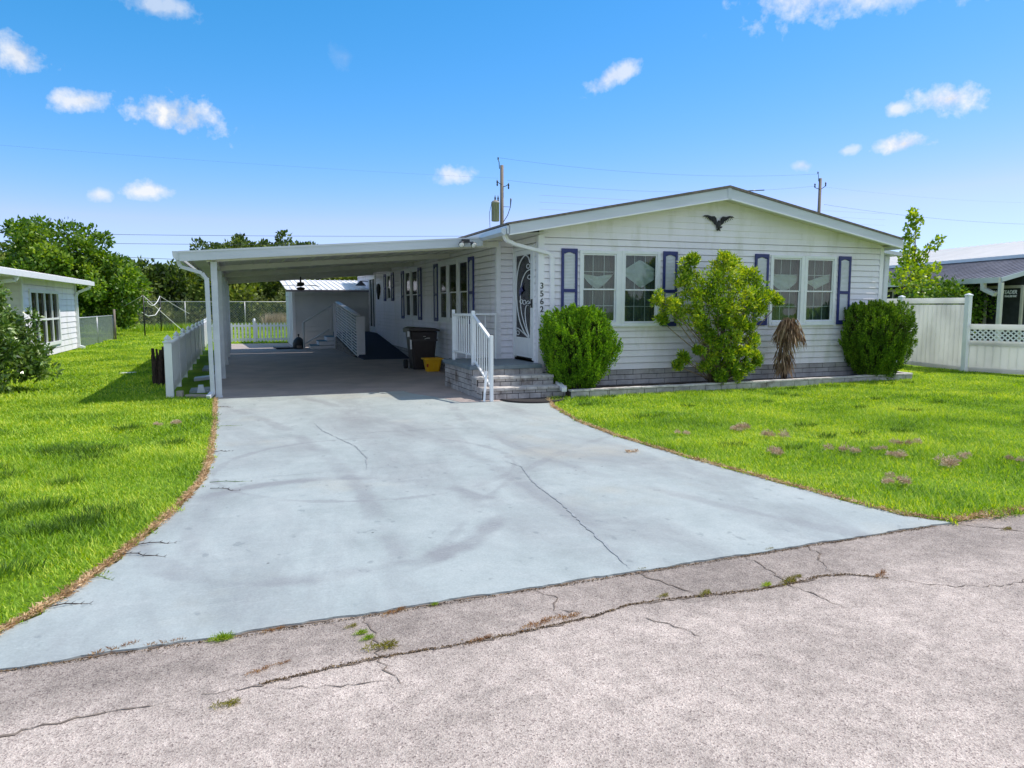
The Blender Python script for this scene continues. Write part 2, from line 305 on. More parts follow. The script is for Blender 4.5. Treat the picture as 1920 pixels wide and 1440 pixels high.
def road_mat():
    m = bpy.data.materials.new('pinkish_worn_asphalt'); m.use_nodes = True; nt = m.node_tree; b = nt.nodes['Principled BSDF']
    g = N(nt, 'ShaderNodeNewGeometry'); pos = g.outputs['Position']
    def noise(s, d=4., rr=.6):
        n = N(nt, 'ShaderNodeTexNoise', i_Scale=s, i_Detail=d, i_Roughness=rr); nt.links.new(pos, n.inputs['Vector']); return n.outputs[0]
    vo = N(nt, 'ShaderNodeTexVoronoi', i_Scale=150.); nt.links.new(pos, vo.inputs['Vector'])
    sep = N(nt, 'ShaderNodeSeparateColor'); nt.links.new(vo.outputs['Color'], sep.inputs[0])
    r = N(nt, 'ShaderNodeValToRGB'); e = r.color_ramp.elements
    e[0].position = 0; e[0].color = (.24, .19, .175, 1); e[1].position = 1; e[1].color = (.66, .56, .50, 1)
    for p_, c_ in ((.12, (.39, .32, .285, 1)), (.40, (.49, .41, .365, 1)), (.80, (.555, .48, .42, 1))): x = e.new(p_); x.color = c_
    nt.links.new(sep.outputs[0], r.inputs[0])
    big = N(nt, 'ShaderNodeMapRange', i_1=.35, i_2=.68, i_3=.74, i_4=1.10); nt.links.new(noise(.9, 6., .65), big.inputs[0])
    mid_ = N(nt, 'ShaderNodeMapRange', i_1=.35, i_2=.65, i_3=.80, i_4=1.14); nt.links.new(noise(9., 5., .7), mid_.inputs[0])
    # older, darker strip along the verge
    sx = N(nt, 'ShaderNodeSeparateXYZ'); nt.links.new(pos, sx.inputs[0])
    yy = mathn(nt, 'ADD', sx.outputs[1], mathn(nt, 'MULTIPLY', mathn(nt, 'SUBTRACT', noise(1.3), .5), .35))
    st = N(nt, 'ShaderNodeMapRange', i_1=3.22, i_2=3.5, i_3=1.04, i_4=.74); nt.links.new(yy, st.inputs[0])
    k = mathn(nt, 'MULTIPLY', mathn(nt, 'MULTIPLY', big.outputs[0], mid_.outputs[0]), st.outputs[0])
    vm = N(nt, 'ShaderNodeVectorMath', operation='SCALE'); nt.links.new(r.outputs[0], vm.inputs[0]); nt.links.new(k, vm.inputs['Scale'])
    nt.links.new(vm.outputs[0], b.inputs['Base Color']); b.inputs['Roughness'].default_value = .9; b.inputs['Specular IOR Level'].default_value = .25
    bp = N(nt, 'ShaderNodeBump', i_Strength=.8, i_Distance=.004); nt.links.new(vo.outputs['Distance'], bp.inputs['Height']); nt.links.new(bp.outputs[0], b.inputs['Normal'])
    return m
m_road = road_mat()
def jag(x, a=.012, s=1.): return a * (math.sin(x*7.3*s) + .7*math.sin(x*17.1*s + 1) + .5*math.sin(x*41.7*s + 2) + .35*math.sin(x*97*s))
def road_edge(x):
    if x < 5.7: b = 3.80 + (x + .9) * .035
    else: b = 4.0
    return b + jag(x, .008)
xs = [-60, -30, -10] + [ -6 + .04*i for i in range(0, 500)] + [20, 35, 60]
mb = MB(); top = [(x, road_edge(x) if -6 <= x <= 14 else 3.9, .006) for x in xs]; bot = [(x, -3.2, .006) for x in xs]
n = len(xs); mb.add(top + bot, [(n+i, n+i+1, i+1, i) for i in range(n-1)])
road = tag(mb.build('road', m_road), 'worn pinkish grey asphalt road', kind='structure')
def drive_mat():
    m = bpy.data.materials.new('pale_blue_painted_concrete'); m.use_nodes = True; nt = m.node_tree; b = nt.nodes['Principled BSDF']
    g = N(nt, 'ShaderNodeNewGeometry'); pos = g.outputs['Position']
    def noise(s, d=5., rr=.6, st=None, dist=0.):
        n = N(nt, 'ShaderNodeTexNoise', i_Scale=s, i_Detail=d, i_Roughness=rr, i_Distortion=dist)
        mp = N(nt, 'ShaderNodeMapping'); mp.inputs['Scale'].default_value = st or (1, 1, 1); nt.links.new(pos, mp.inputs[0]); nt.links.new(mp.outputs[0], n.inputs['Vector']); return n.outputs[0]
    base = N(nt, 'ShaderNodeValToRGB'); e = base.color_ramp.elements; e[0].position = .30; e[0].color = (.305, .34, .335, 1); e[1].position = .70; e[1].color = (.435, .47, .46, 1)
    x = e.new(.5); x.color = (.375, .415, .41, 1)
    nt.links.new(noise(1.6, 10., .72, (1, .8, 1), .3), base.inputs[0])
    def over(fac, col, src):
        mx = N(nt, 'ShaderNodeMixRGB'); nt.links.new(fac, mx.inputs[0]); nt.links.new(src, mx.inputs[1]); mx.inputs[2].default_value = tuple(col) + (1,); return mx.outputs[0]
    def band(src, a, b2, k):
        r = N(nt, 'ShaderNodeMapRange', i_1=a, i_2=b2, i_3=0., i_4=k); nt.links.new(src, r.inputs[0]); return r.outputs[0]
    c = over(band(noise(.9, 8., .66, (1, .35, 1), .5), .46, .66, .75), (.255, .262, .268), base.outputs[0])   # worn mauve-grey wheel tracks
    c = over(band(noise(2.3, 5., .7, (.45, 1.8, 1), .5), .55, .70, .35), (.46, .49, .48), c)                 # brushed pale streaks
    c = over(band(noise(.42, 4., .6), .56, .68, .45), (.44, .41, .34), c)                                   # faint tan stains
    wp = N(nt, 'ShaderNodeVectorMath', operation='ADD'); nzv = N(nt, 'ShaderNodeTexNoise', i_Scale=9., i_Detail=3.); nt.links.new(pos, nzv.inputs['Vector']); sc_ = N(nt, 'ShaderNodeVectorMath', operation='SCALE'); sc_.inputs['Scale'].default_value = .22; nt.links.new(nzv.outputs['Color'], sc_.inputs[0]); nt.links.new(pos, wp.inputs[0]); nt.links.new(sc_.outputs[0], wp.inputs[1])
    vo = N(nt, 'ShaderNodeTexVoronoi', i_Scale=6., i_Randomness=1.); nt.links.new(wp.outputs[0], vo.inputs['Vector'])
    sp = mathn(nt, 'MULTIPLY', band(mathn(nt, 'ADD', vo.outputs['Distance'], mathn(nt, 'MULTIPLY', noise(30.), .06)),   .20, .12, .55), band(noise(1.3, 3.), .50, .58, 1.))
    c = over(sp, (.20, .235, .24), c)                                                                          # dark drips
    vo2 = N(nt, 'ShaderNodeTexVoronoi', i_Scale=3.1, i_Randomness=1.); nt.links.new(pos, vo2.inputs['Vector'])
    c = over(band(vo2.outputs['Distance'], .034, .026, .8), (.05, .05, .05), c)
    sx = N(nt, 'ShaderNodeSeparateXYZ'); nt.links.new(pos, sx.inputs[0]); wn_ = noise(3., 5.)
    def arc_(cx, cy, rad, w, k):
        dx = mathn(nt, 'SUBTRACT', sx.outputs[0], cx); dy = mathn(nt, 'SUBTRACT', sx.outputs[1], cy)
        d = mathn(nt, 'ABSOLUTE', mathn(nt, 'SUBTRACT', mathn(nt, 'SQRT', mathn(nt, 'ADD', mathn(nt, 'MULTIPLY', dx, dx), mathn(nt, 'MULTIPLY', dy, dy))), rad))
        return mathn(nt, 'MULTIPLY', band(mathn(nt, 'ADD', d, mathn(nt, 'MULTIPLY', mathn(nt, 'SUBTRACT', wn_, .5), .25)), w, w*.4, k), band(noise(.9, 3.), .40, .56, 1.))
    for cx, cy, rad, w, k in ((.55, 5.75, 1.32, .13, .75), (-18., 6., 18.95, .12, .5), (-18., 6., 20.4, .12, .45), (14., 9., 11.1, .10, .4), (1.2, 7.6, 1.5, .05, .5), (9., 1., 8.6, .06, .4)):
        c = over(arc_(cx, cy, rad, w, k), (.245, .25, .26), c)                                                   # tyre scuffs
    c = over(band(noise(7., 9., .8), .56, .72, .38), (.26, .285, .285), c); c = over(band(noise(16., 6., .8, (.4, 2.2, 1)), .58, .70, .45), (.50, .535, .53), c)
    c = over(band(noise(8.5, 2., .5, (1, .7, 1)), .685, .73, .5), (.20, .225, .23), c)
    # grain
    gr = N(nt, 'ShaderNodeMapRange', i_1=.3, i_2=.7, i_3=.88, i_4=1.09); nt.links.new(noise(90., 4.), gr.inputs[0])
    vm = N(nt, 'ShaderNodeVectorMath', operation='SCALE'); nt.links.new(c, vm.inputs[0]); nt.links.new(gr.outputs[0], vm.inputs['Scale'])
    nt.links.new(vm.outputs[0], b.inputs['Base Color']); b.inputs['Roughness'].default_value = .62; b.inputs['Specular IOR Level'].default_value = .35
    bp = N(nt, 'ShaderNodeBump', i_Strength=.25, i_Distance=.004); nt.links.new(noise(60., 6., .7), bp.inputs['Height']); nt.links.new(bp.outputs[0], b.inputs['Normal'])
    return m
m_drive = drive_mat()
m_slab = M('bare_mauve_concrete', (.46, .385, .36), (.34, .29, .275), rough=.8, scale=1.3, detail=8, bump=.2, bscale=60, c3=(.32, .29, .28), s3=.8, t3=(.55, .7))
LE = [(-1.62, 3.84), (-1.24, 4.12), (-1.08, 4.42), (-.97, 4.67), (-.80, 5.25), (-.63, 5.95), (-.50, 6.6), (-.385, 7.36), (-.345, 8.5), (-.36, 10.), (-.40, 12.), (-.45, 13.9)]
RE = [(5.02, 11.95), (4.67, 10.9), (4.40, 9.3), (4.36, 8.2), (4.40, 7.6), (4.46, 6.7), (4.60, 5.55), (4.70, 4.8), (4.80, 4.25), (5.02, 3.99)]
def dens(P, step=.08, a=.010, ax=0):
    out = []
    for (x0, y0), (x1, y1) in zip(P, P[1:]):
        L = math.hypot(x1-x0, y1-y0); k = max(1, int(L/step)); nx, ny = -(y1-y0)/L, (x1-x0)/L
        for i in range(k):
            t = i/k; j = jag((y0+(y1-y0)*t)*1.3 + ax, a); out.append((x0+(x1-x0)*t + nx*j, y0+(y1-y0)*t + ny*j))
    out.append(P[-1]); return out
LEd, REd = dens(LE, a=.020), dens(RE, a=.014, ax=3)
def le_x(y): return float(np.interp(y, [p[1] for p in LE], [p[0] for p in LE]))
def re_x(y): return float(np.interp(y, [p[1] for p in RE[::-1]], [p[0] for p in RE[::-1]]))
bott = [(x, road_edge(x) - .006) for x in np.arange(5.0, -1.62, -.04)]
poly = LEd + [(2.88, 13.92), (2.95, 13.5), (3.34, 12.5), (3.45, 11.95), (4.1, 11.85), (5.02, 11.96)] + REd + bott
mb = MB(); mb.prism([(x, y, .0) for x, y in poly], (0, 0, .018))
drive = tag(mb.build('driveway', m_drive), 'pale blue painted concrete driveway', kind='structure')
mb = MB(); mb.prism([(-.6, 13.925, 0), (2.87, 13.925, 0), (2.94, 13.5, 0), (3.33, 12.49, 0), (3.44, 11.94, 0), (4.1, 11.84, 0), (5.0, 11.9, 0), (5.0, 13., 0), (5.0, 33.4, 0), (-.75, 33.4, 0)], (0, 0, .022))
tag(mb.build('carport_floor', m_slab), 'bare mauve concrete carport slab', kind='structure')
# cracks
m_crack = M('dark_crack_fill', (.11, .085, .07), (.24, .19, .155), rough=1, scale=14)
m_patch = M('crack_sealer', (.25, .27, .285), (.33, .355, .37), rough=.8, scale=10)
def crack(name, pts, w, z, mat, parent, wob=.03, seed=0, taper=True):
    r = random.Random(seed); P = []
    for (a, b), (c, d) in zip(pts, pts[1:]):
        k = max(2, int(math.hypot(c-a, d-b)/.035))
        for i in range(k): t = i/k; P.append((a+(c-a)*t + r.uniform(-wob, wob)*.6, b+(d-b)*t + r.uniform(-wob, wob)*.6))
    P.append(pts[-1]); m_ = MB(); V = []; n = len(P)
    for i, (x, y) in enumerate(P):
        a = P[max(0, i-1)]; b = P[min(n-1, i+1)]; dx, dy = b[0]-a[0], b[1]-a[1]; L = math.hypot(dx, dy) or 1
        ww = w*r.uniform(.15, 1.15) * (min(1, 6*i/n + .15, 6*(n-1-i)/n + .15) if taper else 1); V += [(x-dy/L*ww/2, y+dx/L*ww/2, z), (x+dy/L*ww/2, y-dx/L*ww/2, z)]
    m_.add(V, [(2*i, 2*i+1, 2*i+3, 2*i+2) for i in range(n-1)]); return tag(m_.build(name, mat, parent))
zc = .0095
for i, (pts, w) in enumerate([
  ([(-1.6, 3.0), (-.92,3.19), (-.57,3.24), (-.31,3.24)], .014), ([(-.2,3.25),(.02,3.26),(.28,3.30),(.52,3.33),(.93,3.33),(1.34,3.36),(1.7,3.40),(1.94,3.47),(2.15,3.47),(2.44,3.44),(2.75,3.41),(3.05,3.42),(3.25,3.46),(3.45,3.42),(3.62,3.29)], .020),
  ([(3.62,3.29),(3.8,3.1),(4.2,2.95),(4.6,3.05),(5.1,3.1)], .010), ([(2.24,3.92),(2.3,3.7),(2.40,3.45)], .013), ([(3.05,3.94),(3.05,3.7),(2.98,3.42),(3.02,3.2),(3.05,3.0)], .013),
  ([(3.6,3.98),(3.55,3.8),(3.42,3.62),(3.38,3.42)], .012), ([(.55,3.82),(.58,3.6),(.55,3.34),(.56,3.2),(.6,3.05)], .012), ([(5.0,3.99),(5.2,3.8),(5.35,3.6),(5.5,3.45)], .014),
  ([(1.55,3.86),(1.62,3.7),(1.55,3.55),(1.7,3.45)], .010), ([(1.95,3.3),(2.05,3.15),(2.1,3.0)], .009), ([(.1,3.2),(.3,3.14),(.55,3.1)], .008)]):
    crack('crack', pts, w, zc, m_crack, road, seed=i)
for q_ in range(9):
    a_ = -1.62+q_*.74; n_ = 11 if q_ % 3 else 14
    crack('crack', [(a_+.05*i, road_edge(a_+.05*i)-.010) for i in range(0, n_+1)], .024, zc, m_crack, road, wob=.014, seed=40+q_)
crack('crack', [(2.56,7.25),(2.62,6.9),(2.50,6.3),(2.47,6.05),(2.44,5.5),(2.36,4.95),(2.30,4.5),(2.22,3.94)], .024, .0225, m_patch, drive, wob=.012, seed=50)
crack('crack', [(.9,10.6),(.95,9.8),(1.2,8.6),(1.22,7.9),(1.12,7.3)], .018, .0225, m_patch, drive, wob=.012, seed=51)
crack('crack', [(1.2,9.5),(2.2,9.45),(3.1,9.35)], .012, .0225, m_patch, drive, seed=52)
crack('crack', [(-.35,7.3),(.8,7.35),(2.5,7.4),(4.4,7.5)], .006, .0225, m_patch, drive, wob=.006, seed=53)
# ------------------------------------------------------------------ siding
def siding(mb, org, u, nrm, u0, u1, z0, topf, holes=(), pitch=.125, lip=.018, brk=()):
    org, u, nrm = Vector(org), Vector(u), Vector(nrm)
    def pt(s, z, d): q = org + u*s + nrm*d; return (q.x, q.y, z)
    zmax = max(topf(u0), topf(u1), *[topf(b) for b in brk]) if brk else max(topf(u0), topf(u1))
    za = z0
    while za < zmax:
        zb = za + pitch
        cuts = sorted({za, zb} | {h[k] for h in holes for k in (2, 3) if za < h[k] < zb})
        for c0, c1 in zip(cuts, cuts[1:]):
            iv = [(u0, u1)]
            for h in holes:
                if h[2] < c1 - 1e-6 and h[3] > c0 + 1e-6:
                    nv = []
                    for a, b in iv:
                        if h[1] <= a or h[0] >= b: nv.append((a, b)); continue
                        if h[0] > a: nv.append((a, h[0]))
                        if h[1] < b: nv.append((h[1], b))
                    iv = nv
            tg = c1-.008 if abs(c1-zb) < 1e-6 and lip > 0 else c1; c1_ = c1
            for a, b in iv:
                if tg != c1_ and zmax - min(topf(u0), topf(u1)) < .05 or (tg != c1_ and c1_ < min(topf(u0), topf(u1))):
                    mb.add([pt(a, tg, 0), pt(b, tg, 0), pt(b, tg, -.03), pt(a, tg, -.03), pt(b, zb, -.03), pt(a, zb, -.03), pt(b, zb, lip), pt(a, zb, lip)], [(0, 1, 2, 3), (3, 2, 4, 5), (5, 4, 6, 7)]); c1 = tg
                else: c1 = c1_
                step = [a + (b-a)*i/24 for i in range(25)] if zmax - min(topf(u0), topf(u1)) > .05 and c1 > min(topf(u0), topf(u1)) else [a, b]
                step = sorted(set(step) | {x for x in brk if a < x < b})
                for s0, s1 in zip(step, step[1:]):
                    t0, t1 = min(c1, topf(s0)), min(c1, topf(s1))
                    if t0 <= c0 and t1 <= c0: continue
                    t0, t1 = max(t0, c0), max(t1, c0); dd = lambda z: lip*(1-(z-za)/pitch)
                    mb.add([pt(s0, c0, dd(c0)), pt(s1, c0, dd(c0)), pt(s1, t1, dd(t1)), pt(s0, t0, dd(t0))], [(0, 1, 2, 3)])
                if c0 == za: mb.add([pt(a, za, 0), pt(b, za, 0), pt(b, za, lip), pt(a, za, lip)], [(0, 1, 2, 3)])
        za = zb
def brick_face(mb, mm, a, b, z0, z1, nrm, bw=.22, bh=.1, gap=.012, proud=.014, seed=1):
    """bricks on a vertical face from a to b (xy), outward normal nrm; mortar core goes in mm"""
    r = random.Random(seed); a, b, nn = Vector((*a, 0)), Vector((*b, 0)), Vector((*nrm, 0)); d = b - a; L = d.length; d.normalize()
    rows = max(1, round((z1-z0)/bh)); bh = (z1-z0)/rows
    for k in range(rows):
        s = -(bw/2 if k % 2 else 0)
        while s < L:
            s0, s1 = max(0, s), min(L, s+bw)
            if s1 - s0 > .02:
                p = proud * r.uniform(.7, 1.25); c = a + d*(s0+s1)/2 + nn*(p/2 - .02); zc_ = z0 + bh*(k+.5)
                mb.obox((c.x, c.y, zc_), d*((s1-s0)/2-gap/2), nn*(p/2+.02), (0, 0, bh/2-gap/2))
            s += bw * 1.0
    mm.obox(((a+b)/2 + Vector((0, 0, (z0+z1)/2)) - nn*.02), d*L/2, nn*.021, (0, 0, (z1-z0)/2))
# ------------------------------------------------------------------ main house
F, XD, XH, YN, XR, YB = 12.85, 5.22, 4.87, 14.22, 13.46, 33.0
XP = 9.07
def roofz(x): return 2.90 + (x-4.51)*.1754 if x < XP else 2.90 + (13.56-x)*.1781     # underside line of the rake
home = thing('mobile_home', 'single storey white sided mobile home with low gable roof and navy shutters', 'house', (9, 13, 0))
wallm = MB()
Z0 = .40
FW = [(6.06, 6.86, 1.29, 2.65), (6.95, 7.76, 1.27, 2.66), (10.44, 11.26, 1.27, 2.66), (11.33, 12.13, 1.27, 2.66)]
siding(wallm, (0, F, 0), (1, 0, 0), (0, -1, 0), XD, XR, Z0, lambda x: roofz(x)+.06, [(a, b, c, d) for a, b, c, d in FW], brk=(XP,))
sy = lambda y: y*.984
sz = lambda z: 1.65+(z-1.65)*.984
SW = [[(16.45, 17.28), (17.36, 18.22), (18.30, 19.12)], [(21.6, 22.5), (22.6, 23.42)], [(25.75, 26.5)]]
SZ = [(1.27, 2.70), (1.27, 2.70), (1.84, 2.72)]
DOOR2 = (28.5, 29.7, .62, 2.70)
sh = [(sy(a), sy(b), sz(z0), sz(z1)) for g, (z0, z1) in zip(SW, SZ) for a, b in g] + [DOOR2]
siding(wallm, (XH, 0, 0), (0, 1, 0), (-1, 0, 0), YN, YB, .30, lambda y: 2.96, sh)
siding(wallm, (0, YN, 0), (1, 0, 0), (0, -1, 0), XH, XD, .56, lambda x: 2.98)
DY0, DY1, DZ0, DZ1 = 13.08, 14.1, .64, 2.72
siding(wallm, (XD, 0, 0), (0, 1, 0), (-1, 0, 0), F, YN, .56, lambda y: 2.98, [(DY0-.01, DY1+.01, .5, DZ1)])
siding(wallm, (XR, 0, 0), (0, 1, 0), (1, 0, 0), F, YB, .3, lambda y: 3.07)
wallm.add([(XH, YB, .2), (XR, YB, .2), (XR, YB, 3.0), (XP, YB, 3.7), (XH, YB, 3.0)], [(0, 1, 2, 3, 4)])
wallm.add([(XH, YN+.02, 2.93), (XD+.02, YN+.02, 2.93), (XD+.02, F+.02, 2.93), (XR, F+.02, 2.93), (XR, YB, 2.93), (XH, YB, 2.93)], [(0, 1, 2, 3, 4, 5)])
wallm.add([(XH, F+.02, .42), (XR, F+.02, .42), (XR, YB, .42), (XH, YB, .42)], [(0, 1, 2, 3)])
wallm.build('wall', m_siding, home)
# corner trim boards
t = MB()
t.box(XD-.004, XD+.10, F-.022, F-.001, .40, 2.93); t.box(XD-.022, XD-.004, F-.022, F+.09, .58, 2.93); t.build('corner_trim', m_trim, home); t = MB()
t.box(XR-.09, XR+.01, F-.022, F-.001, .40, 2.90); t.build('corner_trim', m_trim, home); t = MB()
t.box(XH-.022, XH+.075, YN-.022, YN-.001, .56, 2.93); t.box(XH-.022, XH-.001, YN-.001, YN+.08, .56, 2.93)
t.build('corner_trim', m_trim, home)
# skirting
b1, b2 = MB(), MB()
brick_face(b1, b2, (XD+.02, F), (XR, F), .0, .395, (0, -1), bw=.36, bh=.1, seed=3)
b3, b4 = MB(), MB(); brick_face(b3, b4, (XH, YN+.3), (XH, YB), .02, .295, (-1, 0), bw=.36, bh=.1, seed=4)
sk = b1.build('skirting', M('grey_painted_brick', (.50, .48, .48), (.34, .32, .32), rough=.85, scale=4, bump=.6, bscale=45, c3=(.14, .11, .10), s3=1.7, t3=(.58, .75)), home)
b2.build('mortar', m_mortar, sk); sk = b3.build('skirting', MATS['grey_painted_brick'], home); b4.build('mortar', m_mortar, sk)
# roof
r = MB(); YF = 12.45; th = .03
for (xa, xb) in ((4.45, XP), (13.6, XP)):
    za, zb = (roofz(xa), roofz(xb))
    r.prism([(xa, YF-.02, za+.165), (xb, YF-.02, zb+.165+.06), (xb, YF-.02, zb+.215+.06), (xa, YF-.02, za+.20)], (0, YB+.3-YF, 0))
rf = r.build('roof', m_shingle, home)
fa = MB()
for (xa, xb) in ((4.49, XP), (13.56, XP)):
    za, zb = roofz(xa), roofz(xb)
    fa.prism([(xa, YF, za), (xb, YF, zb+.03), (xb, YF, zb+.222), (xa, YF, za+.163)], (0, .03, 0))
fa.prism([(XP-.035, YF-.012, roofz(XP)+.0), (XP+.035, YF-.012, roofz(XP)+.0), (XP+.045, YF-.012, roofz(XP)+.24), (XP-.045, YF-.012, roofz(XP)+.24)], (0, .012, 0))
fa.box(4.45, 4.50, YF+.0, YB, 2.90, 3.04); fa.box(13.56, 13.61, YF+.0, YB, 2.86, 3.05)
fa.build('fascia', m_fascia, rf)
dr = MB()
for (xa, xb, off) in ((4.49, XP-.04, 0), (13.56, XP+.04, 0)):
    za, zb = roofz(xa), roofz(xb)
    dr.prism([(xa, YF-.02, za-.025), (xb, YF-.02, zb+.005), (xb, YF-.02, zb+.028), (xa, YF-.02, za-.002)], (0, .06, 0))
dr.build('drip_edge', m_white, rf)
sf = MB()
for (xa, xb) in ((4.46, XP), (13.6, XP)):
    za, zb = roofz(xa), roofz(xb)
    sf.add([(xa, YF+.03, za+.03), (xb, YF+.03, zb+.06), (xb, F+.05, zb+.06), (xa, F+.05, za+.03)], [(0, 1, 2, 3)])
sf.add([(4.46, YF+.03, 2.905), (XH+.4, YF+.03, 2.955), (XH+.4, YB, 2.955), (4.46, YB, 2.905)], [(0, 1, 2, 3)])
sf.add([(XR-.05, YF+.03, 2.93), (13.6, YF+.03, 2.905), (13.6, YB, 2.905), (XR-.05, YB, 2.93)], [(0, 1, 2, 3)])
sf.build('soffit', m_cream, rf)
# gutter + downspout on the left front corner
g = MB(); g.prism([(4.36, YF+.02, 2.99), (4.44, YF+.02, 2.99), (4.44, YF+.02, 2.89), (4.40, YF+.02, 2.87), (4.35, YF+.02, 2.92)], (0, 1.32, 0))
gt = g.build('gutter', m_fascia, home)
d = MB(); P_ = [(4.45, 12.62, 2.90), (4.52, 12.66, 2.80), (4.70, 12.7, 2.735), (5.40, 12.80, 2.60), (5.46, 12.81, 2.52)]
for a, b in zip(P_, P_[1:]): d.bar(a, b, .075, .06)
d.bar((5.46, 12.81, 2.56), (5.48, 12.81, .40), .085, .06); d.bar((5.48, 12.81, .43), (5.42, 12.45, .22), .085, .07); d.bar((5.42, 12.45, .24), (5.30, 11.84, .17), .09, .075)
d.build('downspout', m_trim, home, bevel=.006)
# right side: gutter downspout behind the corner
aw = thing('side_awning', 'white awning post and roof beyond the right wall of the home', 'awning', (14.8, 14, 0))
MB().bar((14.77, 14.0, 2.82), (14.70, 14.0, .0), .13, .11).build('post', m_fascia, aw); MB().bar((15.6, 17.5, 2.8), (15.6, 17.5, .0), .11, .11).build('post', m_fascia, aw)
a_ = MB(); a_.prism([(13.62, 13.7, 2.96), (14.95, 13.7, 2.82), (14.95, 13.7, 2.90), (13.62, 13.7, 3.04)], (0, 6, 0)); a_.build('roof', m_fascia, aw)
# windows
def window(x0, x1, z0, z1, org, u, n_, parent, muntin=True, cur=None, seed=0, double=True):
    """frame ring and sashes round a hole; local u along the wall, n_ outward"""
    org, u, n_ = Vector(org), Vector(u), Vector(n_)
    def B(mb_, a, b, c, d_, f0, f1):
        q = org + u*(a+b)/2 + n_*(f0+f1)/2; mb_.obox((q.x, q.y, (c+d_)/2), u*(b-a)/2, n_*(f1-f0)/2, (0, 0, (d_-c)/2))
    fr = MB(); w = .055
    B(fr, x0-.02, x0+w-.01, z0-.03, z1+.03, -.03, .035); B(fr, x1-w+.01, x1+.02, z0-.03, z1+.03, -.03, .035)
    B(fr, x0+w-.01, x1-w+.01, z1-.03, z1+.03, -.03, .033); B(fr, x0+w-.01, x1-w+.01, z0-.03, z0+.035, -.03, .045)
    win = fr.build('window', m_white, parent, bevel=.004)
    ix0, ix1, iz0, iz1 = x0+w-.008, x1-w+.008, z0+.037, z1-.032; zm = iz0 + (iz1-iz0)*.48
    sa = MB(); k = .026
    for (c, d_, f) in (((zm-.01), iz1, .012), (iz0, zm+.015, -.004)):
        B(sa, ix0, ix0+k, c, d_, f-.02, f); B(sa, ix1-k, ix1, c, d_, f-.02, f); B(sa, ix0+k, ix1-k, c, c+k, f-.02, f); B(sa, ix0+k, ix1-k, d_-k, d_, f-.02, f)
    sa.build('sash', m_white, win)
    pn = MB(); B(pn, ix0+.005, ix1-.005, zm, iz1-.01, -.006, -.004); B(pn, ix0+.005, ix1-.005, iz0+.01, zm, -.020, -.018)
    pn.build('pane', m_glass if cur != 'dark' else m_glassd, win)
    if muntin:
        mu = MB(); 
        for c, d_ in ((zm, iz1), (iz0, zm)):
            for t_ in (1/3, 2/3): xx = ix0+(ix1-ix0)*t_; B(mu, xx-.006, xx+.006, c+.02, d_-.02, -.032, -.026)
            B(mu, ix0+.02, ix1-.02, (c+d_)/2-.006, (c+d_)/2+.006, -.0335, -.0265)
        mu.build('muntin', m_trim, win)
    if cur:
        cu = MB(); nseg = 60; V = []
        for i in range(nseg+1):
            t_ = i/nseg; s = x0+(x1-x0)*t_; dd = -.14 + .022*math.sin(t_*46+seed) + .01*math.sin(t_*17)
            q = org + u*s + n_*dd; V += [(q.x, q.y, z0-.05), (q.x, q.y, z1+.05)]
        cu.add(V, [(2*i, 2*i+2, 2*i+3, 2*i+1) for i in range(nseg)], True)
        cu.build('curtain', m_curt if cur != 'dark' else m_dark, win)
        if cur in ('swag', 'left', 'right', 'full'):
            sw = MB(); ns = 28; V = []; zt = iz1-.16
            for i in range(ns+1):
                t_ = i/ns; s = ix0+(ix1-ix0)*t_
                if cur == 'swag': tz = iz1-.42+.10*abs(t_-.5); bz = zm + .02 + .30*abs(2*t_-1)**1.6
                elif cur == 'left': tz = iz1-.10-.42*abs(t_-.55)**1.1; bz = zm+.04+.45*abs(t_-.6)
                elif cur == 'full': tz = iz1-.38+.05*math.sin(t_*3); bz = zm + .02 + .22*abs(2*t_-1)**2
                else: tz = iz1-.46+.2*abs(t_-.2); bz = zm+.04+.30*abs(t_-.5)**.8
                for j in range(9):
                    z_ = bz+(tz-bz)*j/8; dd = -.085+.012*math.sin(j*1.5+t_*9) + .008*math.sin(t_*22)
                    q = org+u*s+n_*dd; V.append((q.x, q.y, z_))
            sw.add(V, [(9*i+j, 9*i+9+j, 9*i+10+j, 9*i+j+1) for i in range(ns) for j in range(8)], True); sw.build('valance', m_swag, win)
    return win
for (a, b, c, d_), k in zip(FW, ('swag', 'left', 'full', 'right')):
    window(a, b, c, d_, (0, F, 0), (1, 0, 0), (0, -1, 0), home, cur=k, seed=a)
for g_, (z0, z1) in zip(SW, SZ):
    for a, b in g_: window(sy(a), sy(b), sz(z0), sz(z1), (XH, 0, 0), (0, 1, 0), (-1, 0, 0), home, muntin=False, cur='dark')
for a, b in ((FW[0], FW[1]), (FW[2], FW[3])): t = MB(); t.box(a[1]+.021, b[0]-.021, F-.028, F+.02, a[2]-.03, a[3]+.03); t.box(a[0]-.03, b[1]+.03, F-.06, F-.001, a[2]-.055, a[2]-.031); t.build('window_trim', m_white, home)
for g_, (z0, z1) in zip(SW, SZ): t = MB(); t.box(XH-.04, XH-.001, sy(g_[0][0])-.03, sy(g_[-1][1])+.03, sz(z0)-.055, sz(z0)-.031); t.build('window_trim', m_white, home); t = MB(); t.box(XH-.04, XH-.001, sy(g_[0][0])-.03, sy(g_[-1][1])+.03, sz(z1)+.031, sz(z1)+.07); t.build('window_trim', m_white, home)
